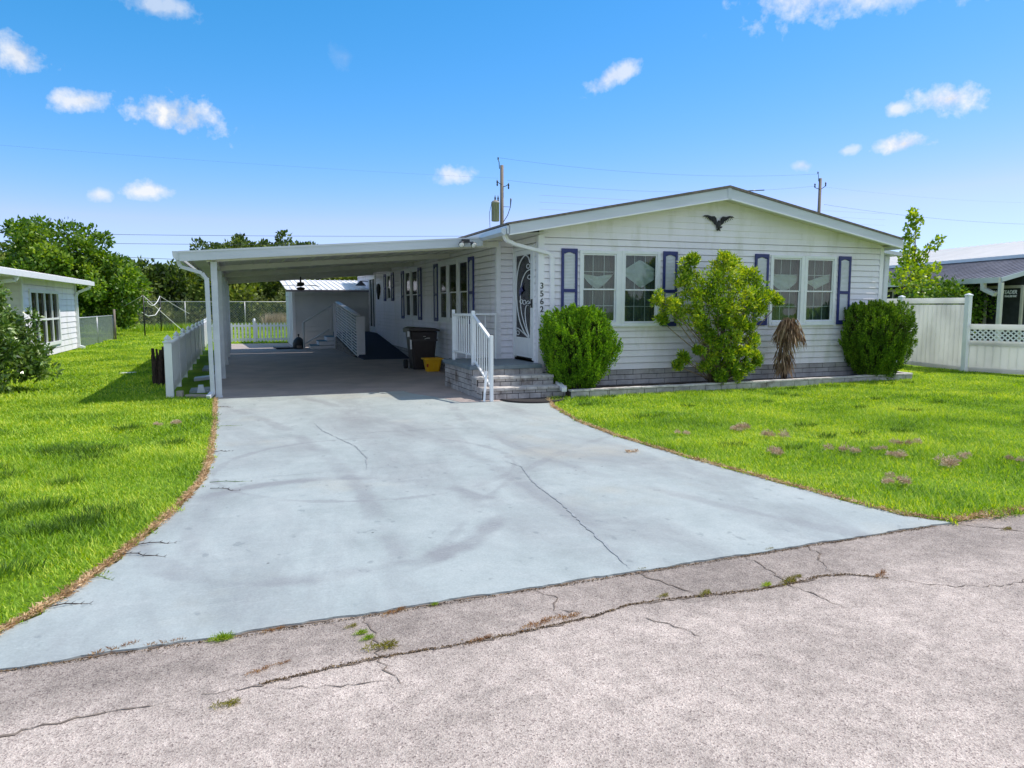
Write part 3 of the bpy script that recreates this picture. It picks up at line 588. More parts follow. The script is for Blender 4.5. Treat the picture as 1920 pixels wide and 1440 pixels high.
def shutter(x0, x1, z0, z1, org, u, n_, parent):
    org, u, n_ = Vector(org), Vector(u), Vector(n_)
    def B(mb_, a, b, c, d_, f0, f1):
        q = org+u*(a+b)/2+n_*(f0+f1)/2; mb_.obox((q.x, q.y, (c+d_)/2), u*(b-a)/2, n_*(f1-f0)/2, (0, 0, (d_-c)/2))
    f = MB(); s = .048; zm = z0+(z1-z0)*.47
    B(f, x0, x0+s, z0, z1, .014, .05); B(f, x1-s, x1, z0, z1, .014, .05)
    for c, d_ in ((z0, z0+.09), (zm-.03, zm+.03), (z1-.07, z1)): B(f, x0+s, x1-s, c, d_, .014, .048)
    # arched inside top corners
    for k in range(6):
        t0 = k/6; xx = (x1-x0-2*s)/2*(t0); hh = .035*t0**2
        for sg in (-1, 1):
            cx = (x0+x1)/2+sg*xx
            if hh > .002: B(f, cx-.012, cx+.012, z1-.07-hh, z1-.069, .016, .046)
    so_ = f.build('shutter', m_navy, parent, bevel=.004)
    l = MB()
    B(l, x0+s, x1-s, z0+.09, zm-.03, .014, .018); B(l, x0+s, x1-s, zm+.03, z1-.07, .014, .018)
    for c, d_ in ((z0+.10, zm-.035), (zm+.035, z1-.10)):
        z = c
        while z < d_-.015:
            q = org+u*(x0+x1)/2+n_*.027; tilt = (Vector(n_)*.011+Vector((0, 0, -.011)))
            l.obox((q.x, q.y, z+.012), u*((x1-x0)/2-s), tilt, Vector((0, 0, .0022))+Vector(n_)*.0022); z += .027
    l.build('louvres', m_white, so_)
for a, b in ((5.66, 5.985), (7.84, 8.16), (10.02, 10.36), (12.21, 12.54)):
    shutter(a, b, 1.23, 2.70, (0, F, 0), (1, 0, 0), (0, -1, 0), home)
for (a, b), (z0, z1) in (((15.98, 16.38), SZ[0]), ((19.2, 19.6), SZ[0]), ((21.1, 21.5), SZ[1]), ((23.5, 23.9), SZ[1]), ((25.2, 25.6), SZ[2]), ((26.65, 27.0), SZ[2])):
    shutter(sy(a), sy(b), sz(z0)-.05, sz(z1)+.03, (XH, 0, 0), (0, 1, 0), (-1, 0, 0), home)
# storm door
dm = MB(); x_ = XD-.03
dm.box(x_-.01, XD+.02, DY0-.05, DY0+.02, .60, DZ1+.05); dm.box(x_-.01, XD+.02, DY1-.02, DY1+.05, .60, DZ1+.05); dm.box(x_-.01, XD+.02, DY0+.02, DY1-.02, DZ1-.01, DZ1+.05)
dm.box(x_, XD, DY0+.025, DY0+.14, DZ0, DZ1-.015); dm.box(x_, XD, DY1-.11, DY1-.025, DZ0, DZ1-.015); dm.box(x_, XD, DY0+.14, DY1-.11, DZ1-.11, DZ1-.015)
dm.box(x_, XD, DY0+.14, DY1-.11, DZ0, DZ0+.38); dm.box(x_-.008, x_-.001, DY0+.20, DY1-.17, DZ0+.06, DZ0+.32)
door = dm.build('door', m_white, home, bevel=.004)
gy0, gy1, gz0, gz1 = DY0+.14, DY1-.11, DZ0+.38, DZ1-.11
MB().box(XD-.018, XD-.014, gy0, gy1, gz0, gz1).build('glass', m_glassd, door)
MB().box(XD+.03, XD+.06, DY0, DY1, .6, DZ1).build('inner_door', m_dark, door)
orn = MB(); gw = gy1-gy0; gh = gz1-gz0
def oc(t_, s_): return (x_+.003, gy1-gw*t_, gz0+gh*s_)   # t from the inner (left in view) edge
def arc(pts, r=.009):
    P = [oc(*p) for p in pts]; out = []
    for i in range(len(P)-1):
        p0, p1, p2, p3 = [Vector(P[max(0, min(len(P)-1, j))]) for j in (i-1, i, i+1, i+2)]
        for k in range(8):
            t_ = k/8; out.append(.5*((2*p1)+(-p0+p2)*t_+(2*p0-5*p1+4*p2-p3)*t_*t_+(-p0+3*p1-3*p2+p3)*t_**3))
    out.append(Vector(P[-1])); orn.tube(out, r, 6)
arc([(.93, .0), (.55, .08), (.2, .25), (.04, .5), (.06, .72), (.25, .9), (.6, .99), (.85, .97), (.98, .9)], .013)
arc([(.93, .01), (.62, .15), (.38, .32), (.32, .5), (.34, .6), (.45, .7), (.7, .79), (.98, .82)], .011)
arc([(.95, .02), (.78, .12), (.66, .27), (.72, .38), (.98, .43)], .011)
arc([(.9, .0), (.5, .06), (.2, .1), (.03, .11)], .01)
for cx_, cz_ in ((.85, .86), (.93, .73), (.13, .05), (.38, .44), (.6, .43), (.86, .42)):
    arc([(cx_+.09*math.cos(a)*1.2, cz_+.025*math.sin(a)) for a in [k*.9 for k in range(8)]], .008)
orn.build('ornament', m_white, door)
ob_ = MB(); bw_ = [(.30, .56), (.42, .60), (.58, .66), (.50, .60), (.60, .56), (.48, .55), (.38, .50)]
ob_.prism([Vector(oc(a-.05, b+.01)) + Vector((-.006, 0, 0)) for a, b in bw_], (-.008, 0, 0)); ob_.build('bird_ornament', m_navy, door)
hd = MB(); hd.box(x_-.03, x_-.011, DY0-.012, DY0+.045, 1.60, 1.76); hd.bar((x_-.02, DY0+.08, 1.66), (x_-.06, DY0+.08, 1.66), .02, .02); hd.bar((x_-.06, DY0+.07, 1.66), (x_-.06, DY0+.15, 1.66), .02, .02)
hd.build('handle', m_black, door)
# second side door
a, b, c, d_ = DOOR2; dm = MB()
dm.box(XH-.05, XH+.01, a-.07, a+.05, c, d_+.07); dm.box(XH-.05, XH+.01, b-.05, b+.07, c, d_+.07); dm.box(XH-.05, XH+.01, a+.05, b-.05, d_-.06, d_+.07); dm.box(XH-.04, XH+.01, a+.05, b-.05, c, c+.2)
dm.box(XH-.04, XH, (a+b)/2-.05, (a+b)/2+.05, c+.2, d_-.06)
dd2 = dm.build('door', m_white, home); MB().box(XH-.01, XH-.006, a+.05, b-.05, c+.2, d_-.06).build('glass', m_glassd, dd2); MB().box(XH+.04, XH+.06, a-.1, b+.1, c, d_+.1).build('inner_door', m_dark, dd2)
MB().box(XH-.06, XH-.02, 17.2, 17.75, .04, .34).build('vent', m_black, home)
# house number
cu = bpy.data.curves.new('house_number', 'FONT'); cu.body = '3\n5\n6\n2'; cu.size = .155; cu.space_line = .93; cu.align_x = 'CENTER'; cu.extrude = .004; cu.offset = .0015
tmp_ = bpy.data.objects.new('tmp', cu); COL.objects.link(tmp_); cu.materials.append(m_black); hn = bpy.data.objects.new('house_number', bpy.data.meshes.new_from_object(tmp_)); COL.objects.link(hn); bpy.data.objects.remove(tmp_); hn.parent = home; hn.location = Vector((XD+.048, F-.027, 1.955)) - ORG['mobile_home']; hn.rotation_euler = (math.pi/2, 0, 0)
tag(hn, 'dark vertical house number 3562 on the corner trim')
ORG[hn.name] = Vector((0, 0, 0))
# eagle
e = MB(); ex, ez = 9.09, 3.30
W1 = [(0, -.12), (-.045, -.10), (-.05, -.06), (-.10, -.03), (-.13, .02), (-.20, .05), (-.26, .10), (-.375, .105), (-.33, .13), (-.26, .135), (-.18, .115), (-.10, .12), (-.06, .08), (-.035, .0), (0, .02)]
e.prism([(ex+a, F-.05, ez+b) for a, b in W1], (0, .022, 0)); e.prism([(ex-a*.98, F-.05, ez+b+.002) for a, b in W1], (0, .022, 0))
e.lathe((ex+.0, F-.045, ez-.09), [(.005, -.06), (.03, -.02), (.042, .04), (.03, .10), (.012, .13)], 10, sy=.6)
e.obox((ex+.045, F-.05, ez-.10), (.03, 0, .012), (0, .012, 0), (0, 0, .015)); e.prism([(ex-.04, F-.048, ez-.12), (ex+.03, F-.048, ez-.12), (ex+.05, F-.048, ez-.17), (ex+.0, F-.048, ez-.155), (ex-.03, F-.048, ez-.17)], (0, .015, 0))
for sg in (-1, 1):
    for k in range(7): e.bar((ex+sg*(.07+.035*k), F-.056, ez+.09+.004*k), (ex+sg*(.08+.040*k), F-.056, ez-.035+.017*k), .006, .008)
tag(e.build('eagle_plaque', m_black, org=(ex, F, ez)), 'black metal eagle with spread wings mounted high on the white gable', 'wall ornament')
# ------------------------------------------------------------------ carport
cp = thing('carport', 'flat white metal carport roof on square posts attached to the left side of the home', 'carport', (2, 20, 0))
CY0, CY1, CX0, CX1 = 13.75, 29.3, -.93, 4.40
cz = lambda x: 2.38 + (x-CX0)*.0745
def slab(y0, y1):
    m_ = MB(); x = CX0+.05; k = 0
    while x < XH-.02:
        x1 = min(x+.3, XH-.02); m_.prism([(x, y0, cz(x)+.105), (x1, y0, cz(x1)+.105), (x1, y0, cz(x1)+.135), (x, y0, cz(x)+.135)], (0, y1-y0, 0)); m_.bar((x, y0, cz(x)+.09), (x, y1, cz(x)+.09), .03, .035); x = x1
    return m_
s1 = slab(CY0+.02, 26.35); s1.v += []; rfc = s1.build('roof', m_cream, cp)
s2 = slab(26.47, CY1).build('roof', m_cream, cp)
f = MB(); f.prism([(CX0, CY0, cz(CX0)), (4.42, CY0, cz(4.42)), (4.42, CY0, cz(4.42)+.165), (CX0, CY0, cz(CX0)+.165)], (0, .02, 0))
f.prism([(CX0-.01, CY0-.012, cz(CX0)+.14), (4.42, CY0-.012, cz(4.42)+.14), (4.42, CY0-.012, cz(4.42)+.172), (CX0-.01, CY0-.012, cz(CX0)+.172)], (0, .012, 0))
for k in range(6): f.obox((CX0+.5+k*.95, CY0-.004, cz(CX0+.5+k*.95)+.09), (.008, 0, 0), (0, .003, 0), (0, 0, .008))
f.build('fascia', m_fascia, cp)
gt = MB(); gt.prism([(CX0-.0, CY0+.02, 2.55), (CX0-.11, CY0+.02, 2.55), (CX0-.10, CY0+.02, 2.45), (CX0-.05, CY0+.02, 2.40), (CX0, CY0+.02, 2.40)], (0, 12.5, 0)); gt.build('gutter', m_fascia, cp)
PY = [14.07, 17.72, 21.75, 25.15, 28.8]
for y in PY:
    b_ = MB(); b_.prism([(-.52, y-.04, cz(-.52)-.02), (XH-.03, y-.04, cz(XH)-.02), (XH-.03, y-.04, cz(XH)+.09), (-.52, y-.04, cz(-.52)+.09)], (0, .08, 0)); b_.build('beam', m_cream, cp)
for i, y in enumerate(PY[:4]):
    p = MB(); w = .052; p.box(-.405-w, -.405+w, y-w-.04, y+w-.04, .022, 2.40); p.box(-.405-w-.008, -.405+w+.008, y-w-.048, y+w-.032, .022, .05); p.build('post', m_fascia, cp, bevel=.006)
lb = MB(); lb.bar((-.405, CY0+.1, cz(-.405)+.045), (-.405, 29.2, cz(-.405)+.045), .075, .09); lb.build('header', m_cream, cp)
d = MB(); P_ = [(-.97, 13.9, 2.42), (-.93, 13.9, 2.30), (-.60, 13.95, 2.20), (-.52, 13.97, 2.08)]
for a, b in zip(P_, P_[1:]): d.bar(a, b, .07, .06)
d.bar((-.525, 13.97, 2.12), (-.505, 13.97, .10), .075, .07); d.bar((-.505, 13.97, .12), (-.58, 13.83, .05), .08, .065); d.build('downspout', m_fascia, cp, bevel=.006)
# second support line near the far back
p = MB(); p.box(-.46, -.35, 28.7, 28.81, .022, 2.38); p.build('post', m_fascia, cp)
# security light
sl_ = thing('security_light', 'black twin head floodlight fixed to the carport roof edge by the house corner', 'light', (4.05, 13.70, 2.83))
MB().box(3.99, 4.13, 13.66, 13.748, 2.83, 2.89).build('base', m_black, sl_)
for sg in (-1, 1):
    l = MB(); c = Vector((4.06+sg*.11, 13.60, 2.80)); l.tube([(4.06+sg*.03, 13.68, 2.85), (4.06+sg*.08, 13.65, 2.83), c], .014, 6); l.tube([c+Vector((0, .04, .02)), c, c+Vector((sg*.01, -.05, -.03))], [.03, .045, .06], 12); h = l.build('lamp_head', m_black, sl_)
    q = MB(); q.lathe((0, 0, 0), [(.001, 0), (.05, .0), (.05, .006), (.001, .008)], 14); a_ = [Vector(v) for v in q.v]; R_ = Vector((sg*.01, -.05, -.03)).to_track_quat('Z', 'Y'); q.v = [tuple(R_ @ v + c + Vector((sg*.0105, -.0525, -.0315))) for v in a_]; q.build('lens', m_swag, h)
# ceiling fan
fx, fy, fz = 2.02, 27.1, 2.33
fan = thing('ceiling_fan', 'dark ceiling fan hanging under the far end of the carport roof', 'fan', (fx, fy, fz))
MB().lathe((fx, fy, fz), [(.02, .35), (.03, .12), (.11, .11), (.13, .05), (.11, 0.0), (.05, -.03)], 16).build('motor', m_black, fan)
MB().lathe((fx, fy, fz), [(.03, -.05), (.12, -.07), (.15, -.10), (.10, -.16), (.03, -.18)], 16).build('light_bowl', m_darkbark, fan)
for k in range(5):
    a = .4+k*2*math.pi/5; dv = Vector((math.cos(a), math.sin(a), -.06)); bl = MB(); bl.bar(Vector((fx, fy, fz+.03))+dv*.12, Vector((fx, fy, fz+.03))+dv*.72, .14, .012); bl.build('blade', m_black, fan, bevel=.003)
# ------------------------------------------------------------------ porch steps
ps = thing('porch_steps', 'whitewashed brick porch steps with a blue grey painted deck at the front door', 'steps', (4.5, 12.1, 0))
B1, B2 = MB(), MB()
brick_face(B1, B2, (3.86, 14.5), (3.86, 12.65), .02, .50, (-1, 0), bw=.34, bh=.096, seed=11)
brick_face(B1, B2, (3.86, 12.65), (5.22, 12.65), .38, .50, (0, -1), bw=.30, bh=.1, seed=12)
brick_face(B1, B2, (3.86, 12.65), (3.86, 12.36), .02, .37, (-1, 0), bw=.30, bh=.1, seed=13)
brick_face(B1, B2, (3.87, 12.36), (5.30, 12.36), .21, .385, (0, -1), bw=.205, bh=.087, seed=14)
brick_face(B1, B2, (3.86, 12.36), (3.86, 12.06), .02, .205, (-1, 0), bw=.30, bh=.09, seed=15)
brick_face(B1, B2, (3.87, 12.06), (5.42, 12.06), .02, .215, (0, -1), bw=.215, bh=.097, seed=16)
brick_face(B1, B2, (5.30, 12.36), (5.30, 12.8), .2, .385, (1, 0), bw=.215, bh=.09, seed=17)
B2.box(3.885, 5.2, 12.68, 14.18, .03, .49); B2.box(3.885, 5.28, 12.38, 12.68, .03, .34); B2.box(3.885, 5.40, 12.08, 12.38, .03, .17)
bk = B1.build('brickwork', m_brick, ps); B2.build('mortar', m_mortar, bk)
def cap_row(mb_, x0, x1, y0, y1, z0, z1, w=.205, seed=0):
    r_ = random.Random(seed); x = x0
    while x < x1-.01:
        xe = min(x+w, x1); mb_.box(x+.004, xe-.004, y0, y1, z0, z1+r_.uniform(-.003, .003)); x = xe
tr = MB(); cap_row(tr, 3.84, 5.31, 12.32, 12.64, .345, .392, seed=1); tr.build('tread', m_cap, ps, bevel=.005)
tr = MB(); cap_row(tr, 3.84, 5.43, 12.02, 12.34, .175, .222, seed=2); tr.build('tread', m_cap, ps, bevel=.005)
dk = MB(); dk.prism([(3.80, 12.60, .497), (5.195, 12.60, .497), (5.195, 13.0, .497), (5.195, 14.19, .497), (4.83, 14.19, .497), (4.83, 14.52, .497), (3.80, 14.52, .497)], (0, 0, .073)); dk.build('deck', m_deck, ps, bevel=.01)
# railing
rl = thing('porch_railing', 'white metal railing descending the left side of the brick porch steps', 'railing', (3.95, 13, .0))
def post(x, y, z0, z1, w=.05): return MB().box(x-w/2, x+w/2, y-w/2, y+w/2, z0, z1).build('post', m_white, rl, bevel=.004)
post(3.95, 14.2, .571, 1.56, .055); post(3.95, 12.88, .571, 1.55, .06); post(3.96, 11.87, .02, 1.14, .055)
MB().bar((3.83, 11.87, .02), (3.93, 12.05, .52), .035, .035).build('brace', m_white, rl); MB().bar((3.90, 12.76, .40), (3.93, 12.86, .95), .04, .04).build('brace', m_white, rl)
post(4.80, 14.12, .571, 1.50, .04)
rr = MB(); rr.bar((3.95, 14.2, 1.47), (3.95, 12.88, 1.47), .045, .04); rr.bar((3.95, 14.2, 1.47), (4.80, 14.12, 1.47), .035, .03); rr.bar((3.95, 12.88, 1.47), (3.96, 11.87, 1.06), .05, .045)
rr.build('handrail', m_white, rl); rr = MB(); rr.bar((3.95, 14.2, .75), (3.95, 12.88, .75), .035, .03); rr.bar((3.95, 12.88, .68), (3.96, 11.87, .26), .035, .03); rr.build('bottom_rail', m_white, rl)
for k in range(8):
    y = 14.2-(k+1)*1.32/9; MB().box(3.942, 3.958, y-.008, y+.008, .76, 1.46).build('baluster', m_white, rl)
for k in range(7):
    t_ = (k+1)/8; y = 12.88-t_*1.01; z_ = 1.46-t_*.41; MB().box(3.947, 3.963, y-.008, y+.008, z_-.80, z_-.01).build('baluster', m_white, rl)
for k in range(4):
    x = 4.0+k*.2; MB().box(x-.007, x+.007, 14.17, 14.184, .6, 1.46).build('baluster', m_white, rl)
# rubber door mat (half round)
mm_ = MB(); mm_.prism([(4.72+.58*math.cos(a), 11.97-.60*math.sin(a), .018) for a in np.linspace(0, math.pi, 24)], (0, 0, .016)); mt = tag(mm_.build('doormat', m_rubber, org=(4.72, 11.7, .018)), 'half round black rubber mat at the foot of the brick steps', 'mat')
mm_ = MB(); mm_.tube([(4.72+.55*math.cos(a), 11.96-.57*math.sin(a), .037) for a in np.linspace(0, math.pi, 24)], .012, 6); mm_.build('rim', m_rubber, mt)
# ------------------------------------------------------------------ flower bed
BP = [(5.43, 11.86), (6.2, 11.88), (7.2, 11.92), (8.3, 11.97), (9.4, 12.02), (10.5, 12.08), (11.5, 12.14), (12.5, 12.20), (13.3, 12.25), (13.88, 12.28)]
bd = thing('flower_bed_border', 'low whitewashed block border running in front of the home', 'garden border', (9.5, 12, 0))
q1, q2 = MB(), MB()
for i, (a, b) in enumerate(zip(BP, BP[1:])): 
    nx, ny = Vector((b[1]-a[1], -(b[0]-a[0]))).normalized(); brick_face(q1, q2, a, b, 0, .125, (nx, ny), bw=.37, bh=.125, seed=30+i, proud=.01)
brick_face(q1, q2, BP[-1], (13.92, 12.84), 0, .125, (1, 0), bw=.37, bh=.125, seed=60)
q1.build('blocks', m_brick, bd); q2.build('mortar', m_mortar, bd)
cpp = MB(); r_ = random.Random(5)
for a, b in list(zip(BP, BP[1:])) + [(BP[-1], (13.92, 12.84))]:
    a, b = Vector((*a, 0)), Vector((*b, 0)); L = (b-a).length; k = max(1, round(L/.38)); d = (b-a)/L; nn = Vector((-d.y, d.x, 0))
    for j in range(k):
        c = a+d*L*(j+.5)/k+nn*.045+Vector((0, 0, .142+r_.uniform(-.003, .003))); cpp.obox(c, d*(L/k/2-.003), nn*.065, (0, 0, .017))
cpp.build('cap', m_cap, bd, bevel=.004)
so2 = MB(); so2.prism([(x, y+.05, .0) for x, y in BP] + [(13.87, 12.84, 0), (5.43, 12.84, 0)], (0, 0, .09)); tag(so2.build('mulch', m_soil, org=(9, 12.3, 0)), 'dark mulch filling the flower bed', 'mulch', kind='stuff')
# ------------------------------------------------------------------ trash bin, tub
tb = thing('trash_bin', 'tall dark brown wheeled rubbish bin standing against the side wall', 'bin', (4.33, 18.7, .022))
def taper(mb_, x0, x1, y0, y1, z0, z1, k, c=.05):
    def ring(x0, x1, y0, y1, z): return [(x0+c, y0, z), (x1-c, y0, z), (x1, y0+c, z), (x1, y1-c, z), (x1-c, y1, z), (x0+c, y1, z), (x0, y1-c, z), (x0, y0+c, z)]
    V = ring(x0+k, x1-k, y0+k, y1-k, z0)+ring(x0, x1, y0, y1, z1); mb_.add(V, [tuple(range(8))[::-1], tuple(range(8, 16))]+[(i, (i+1) % 8, 8+(i+1) % 8, 8+i) for i in range(8)]); return mb_
taper(MB(), 3.98, 4.68, 18.3, 18.98, .03, .98, .09).build('body', m_bin, tb, bevel=.01)
MB().box(3.99, 4.67, 18.285, 18.30, .74, .80).build('band', m_bin, tb)
lid = MB(); lid.prism([(3.93, 18.25, .99), (4.73, 18.25, .99), (4.73, 18.25, 1.03), (4.60, 18.25, 1.07), (4.05, 18.25, 1.10), (3.93, 18.25, 1.06)], (0, .78, 0)); lid.build('lid', m_bin, tb, bevel=.015)
MB().bar((3.93, 18.35, .98), (3.93, 18.9, .98), .04, .04).build('handle', m_bin, tb)
MB().box(3.90, 3.945, 18.27, 18.33, .86, 1.0).build('hinge_cap', m_swag, tb); MB().prism([(3.96, 18.26, .55), (4.0, 18.26, .55), (3.99, 18.26, .78), (3.95, 18.26, .8)], (0, .02, 0)).build('sticker', m_swag, tb)
w = MB(); w.tube([(4.02, 18.95, .13), (3.94, 18.95, .13)], .12, 16); w.build('wheel', m_rubber, tb); w = MB(); w.tube([(4.64, 18.95, .13), (4.72, 18.95, .13)], .12, 16); w.build('wheel', m_rubber, tb)
mk = MB(); mk.box(4.30, 4.36, 18.282, 18.2845, .86, .872); mk.bar((4.33, 18.283, .80), (4.40, 18.283, .825), .002, .012); mk.box(4.40, 4.47, 18.282, 18.2845, .815, .83); mk.build('stamp', m_cream, tb)
tt = thing('storage_tub', 'small yellow plastic tub on the floor beside the brown bin', 'tub', (4.42, 17.9, .022))
taper(MB(), 4.20, 4.62, 17.66, 17.98, .024, .33, .05, .03).build('body', m_yellow, tt, bevel=.008)
rim = MB()
for bx in ((4.17, 4.65, 17.63, 17.67), (4.17, 4.65, 17.97, 18.01), (4.17, 4.21, 17.67, 17.97), (4.61, 4.65, 17.67, 17.97)): rim.box(*bx, .315, .352)
rim.build('rim', m_yellow, tt, bevel=.005)
MB().prism([(4.225, 17.69-.028, .14), (4.27, 17.69-.028, .14), (4.27, 17.69-.045, .22), (4.225, 17.69-.045, .22)], (0, .01, 0)).build('sticker', M('red_sticker', (.45, .06, .01)), tt)
for k in range(3): MB().box(4.30+.11*k, 4.312+.11*k, 17.665, 17.69, .10, .31).build('rib', m_yellow, tt)
# ------------------------------------------------------------------ ramp and back steps, shed
rp = thing('wheelchair_ramp', 'dark blue carpeted ramp rising along the side wall to the back door', 'ramp', (4.1, 26, 0))
s = MB(); s.prism([(3.42, 22.3, .024), (3.42, 28.2, .60), (3.42, 30.0, .60), (3.42, 30.0, .03)], (1.42, 0, 0)); s.build('surface', m_navyc, rp)
st = MB()
stz = lambda y: .03+(y-23.3)*.085
n_ = 10
r_ = random.Random(3)
for k in range(9):
    y0 = 23.6+k*.55; y1 = y0+.53; h = min(.56, max(.06, stz(y0)+.02)); rows = max(1, int(h/.12))
    for j in range(rows): 
        for hf in range(2): st.box(3.30, 3.36, y0+hf*.27+(j % 2)*.06, y0+hf*.27+.25+(j % 2)*.06, .03+j*h/rows, .03+(j+1)*h/rows-.012)
sb = st.build('stone_base', m_stone, rp, bevel=.01)
MB().prism([(3.33, 23.3, .024), (3.33, 28.2, .50), (3.33, 28.4, .024)], (.06, 0, 0)).build('mortar', m_mortar, sb)
lat = MB(); Y0, Y1 = 23.35, 28.25
for k in range(13):
    zb = .10+k*.095; lat.bar((3.36, Y0, zb), (3.36, Y1, zb+.42), .03, .032)
for k in range(5): y = Y0+(Y1-Y0)*k/4; z0_ = .05+.42*k/4; lat.box(3.385, 3.405, y-.03, y+.03, z0_, z0_+1.25)
lat.build('slatted_panel', m_trim, rp)
cr = MB(); cr.bar((3.40, Y0-.12, 1.34), (3.40, Y1+.1, 1.76), .16, .035); cr.build('cap_rail', m_trim, rp)
MB().box(3.36, 3.62, Y0-.09, Y0-.03, .08, 1.30).build('end_board', m_trim, rp, bevel=.005)
bl = MB()
for k in range(10): bl.bar((3.6+k*.14-.3, 29.93, .62), (3.6+k*.14+.3, 29.93, 1.55), .02, .03); bl.bar((3.6+k*.14+.3, 29.95, .62), (3.6+k*.14-.3, 29.95, 1.55), .02, .03)
bl.box(3.3, 4.86, 29.9, 29.98, 1.55, 1.63); bl.box(3.3, 3.38, 29.88, 29.99, .6, 1.66)
bl.build('back_lattice', m_shedw, rp)
MB().box(3.26, 3.36, 28.3, 28.4, .03, 1.72).build('newel_post', m_trim, rp)
bs = thing('side_steps', 'short white steps with blue treads leading up to the ramp landing', 'steps', (2.9, 28.6, 0))
for k in range(3):
    x0 = 2.42+k*.29; z1_ = .16*(k+1); b_ = MB(); b_.box(x0, 3.29, 28.45+.002*k, 29.3, .024 if k == 0 else .16*k+.001, z1_-.02); b_.build('riser', m_trim, bs, bevel=.006)
    MB().box(x0-.02, x0+.31, 28.43, 29.31, z1_-.019, z1_+.005).build('tread', M('blue_step_paint', (.10, .22, .32), (.14, .27, .36), rough=.6), bs)
hr = MB(); hr.tube([(2.18, 28.42, .03), (2.18, 28.42, 1.02)], .035, 8); hr.tube([(2.18, 28.42, 1.02), (3.20, 28.42, 1.62)], .03, 8); hr.tube([(2.3, 29.25, .2), (3.2, 29.25, .72)], .03, 8); hr.build('handrail', m_shedw, bs)
fp = thing('fire_pot', 'small black bell shaped fire pot on the floor by the shed wall', 'fire pot', (2.0, 28.9, .022))
MB().lathe((2.02, 28.9, .024), [(.20, 0), (.22, .06), (.22, .2), (.18, .32), (.10, .40), (.05, .43)], 18).build('body', m_black, fp)
MB().lathe((2.02, 28.9, .454), [(.015, 0), (.02, .05), (.04, .07), (.03, .11), (.005, .12)], 10).build('knob', m_black, fp)
MB().box(1.93, 2.11, 28.672, 28.70, .06, .15).build('opening', m_stone, fp)
for (x, y, w_, l_) in ((1.45, 29.6, .3, .8), (1.62, 28.6, .25, .6)):
    pass
b_ = MB(); b_.box(1.15, 1.75, 29.5, 30.2, .024, .06); tag(b_.build('doormat', m_black, org=(1.45, 29.8, .024), bevel=.01), 'dark mat lying on the slab at the shed corner', 'mat')
b_ = MB(); b_.bar((1.2, 28.75, .05), (1.82, 28.95, .05), .14, .05); tag(b_.build('plank', m_black, org=(1.5, 28.8, .024)), 'dark board lying on the slab in front of the mat', 'board')
shd = thing('shed', 'pale sided garden shed with ribbed metal roof at the back of the carport', 'shed', (3.5, 30.5, 0))
w_ = MB(); SX0, SX1, SY0, SY1 = 1.93, 5.6, 30.1, 34.6
siding(w_, (0, SY0, 0), (1, 0, 0), (0, -1, 0), SX0, SX1, .02, lambda x: 2.18, pitch=.2, lip=.012)
siding(w_, (SX0, 0, 0), (0, 1, 0), (-1, 0, 0), SY0, SY1, .02, lambda y: 2.2+(y-SY0)*.10, pitch=.2, lip=.012)
siding(w_, (SX1, 0, 0), (0, 1, 0), (1, 0, 0), SY0, SY1, .02, lambda y: 2.2+(y-SY0)*.10, pitch=.2, lip=.012)
w_.add([(SX0, SY1, 0), (SX1, SY1, 0), (SX1, SY1, 2.6), (SX0, SY1, 2.6)], [(0, 1, 2, 3)]); w_.build('wall', m_shedw, shd)
t = MB(); t.box(SX0-.03, SX0+.08, SY0-.03, SY0-.013, .02, 2.17); t.box(SX0-.03, SX0-.014, SY0-.013, SY0+.12, .02, 2.17); t.build('corner_trim', m_white, shd)
for y_ in (31.0, 31.9): MB().box(SX0-.03, SX0-.013, y_, y_+.1, .02, 2.2).build('door_trim', m_white, shd)
rfm = MB(); ry = lambda y: 2.22+(y-29.85)*.105
x = SX0-.25; k = 0
while x < 6.1:
    rfm.bar((x, 29.85, ry(29.85)+.035), (x, 34.9, ry(34.9)+.035), .035, .03); rfm.prism([(x, 29.85, ry(29.85)), (x+.22, 29.85, ry(29.85)), (x+.22, 29.85, ry(29.85)+.02), (x, 29.85, ry(29.85)+.02)], (0, 5.05, 5.05*.105)); x += .22
rr_ = rfm.build('roof', m_metalroof, shd); MB().box(SX0-.27, 6.1, 29.81, 29.848, 2.16, 2.235).build('fascia', m_greyroof, rr_)
# dark wall ornament near back door
wr = MB(); wr.tube([(XH-.05, 27.6+.17*math.cos(a), 2.22+.17*math.sin(a)) for a in np.linspace(0, 2*math.pi, 18)], .05, 8); wr.tube([(XH-.05, 27.62, 2.15), (XH-.05, 27.66, 1.86)], [.07, .03], 8); tag(wr.build('wreath', m_black, org=(XH, 27.6, 2.2)), 'dark round wreath on the side wall beside the back door', 'wreath')
wlp = thing('wall_lamp', 'small dark lamp shade on the far end of the side wall', 'lamp', (XH-.3, 30.4, 2.45))
MB().lathe((XH-.3, 30.2, 2.42), [(.02, .2), (.06, .16), (.2, .02), (.21, 0)], 14).build('shade', m_black, wlp); MB().bar((XH, 30.2, 2.6), (XH-.3, 30.2, 2.6), .03, .03).build('bracket', m_black, wlp)
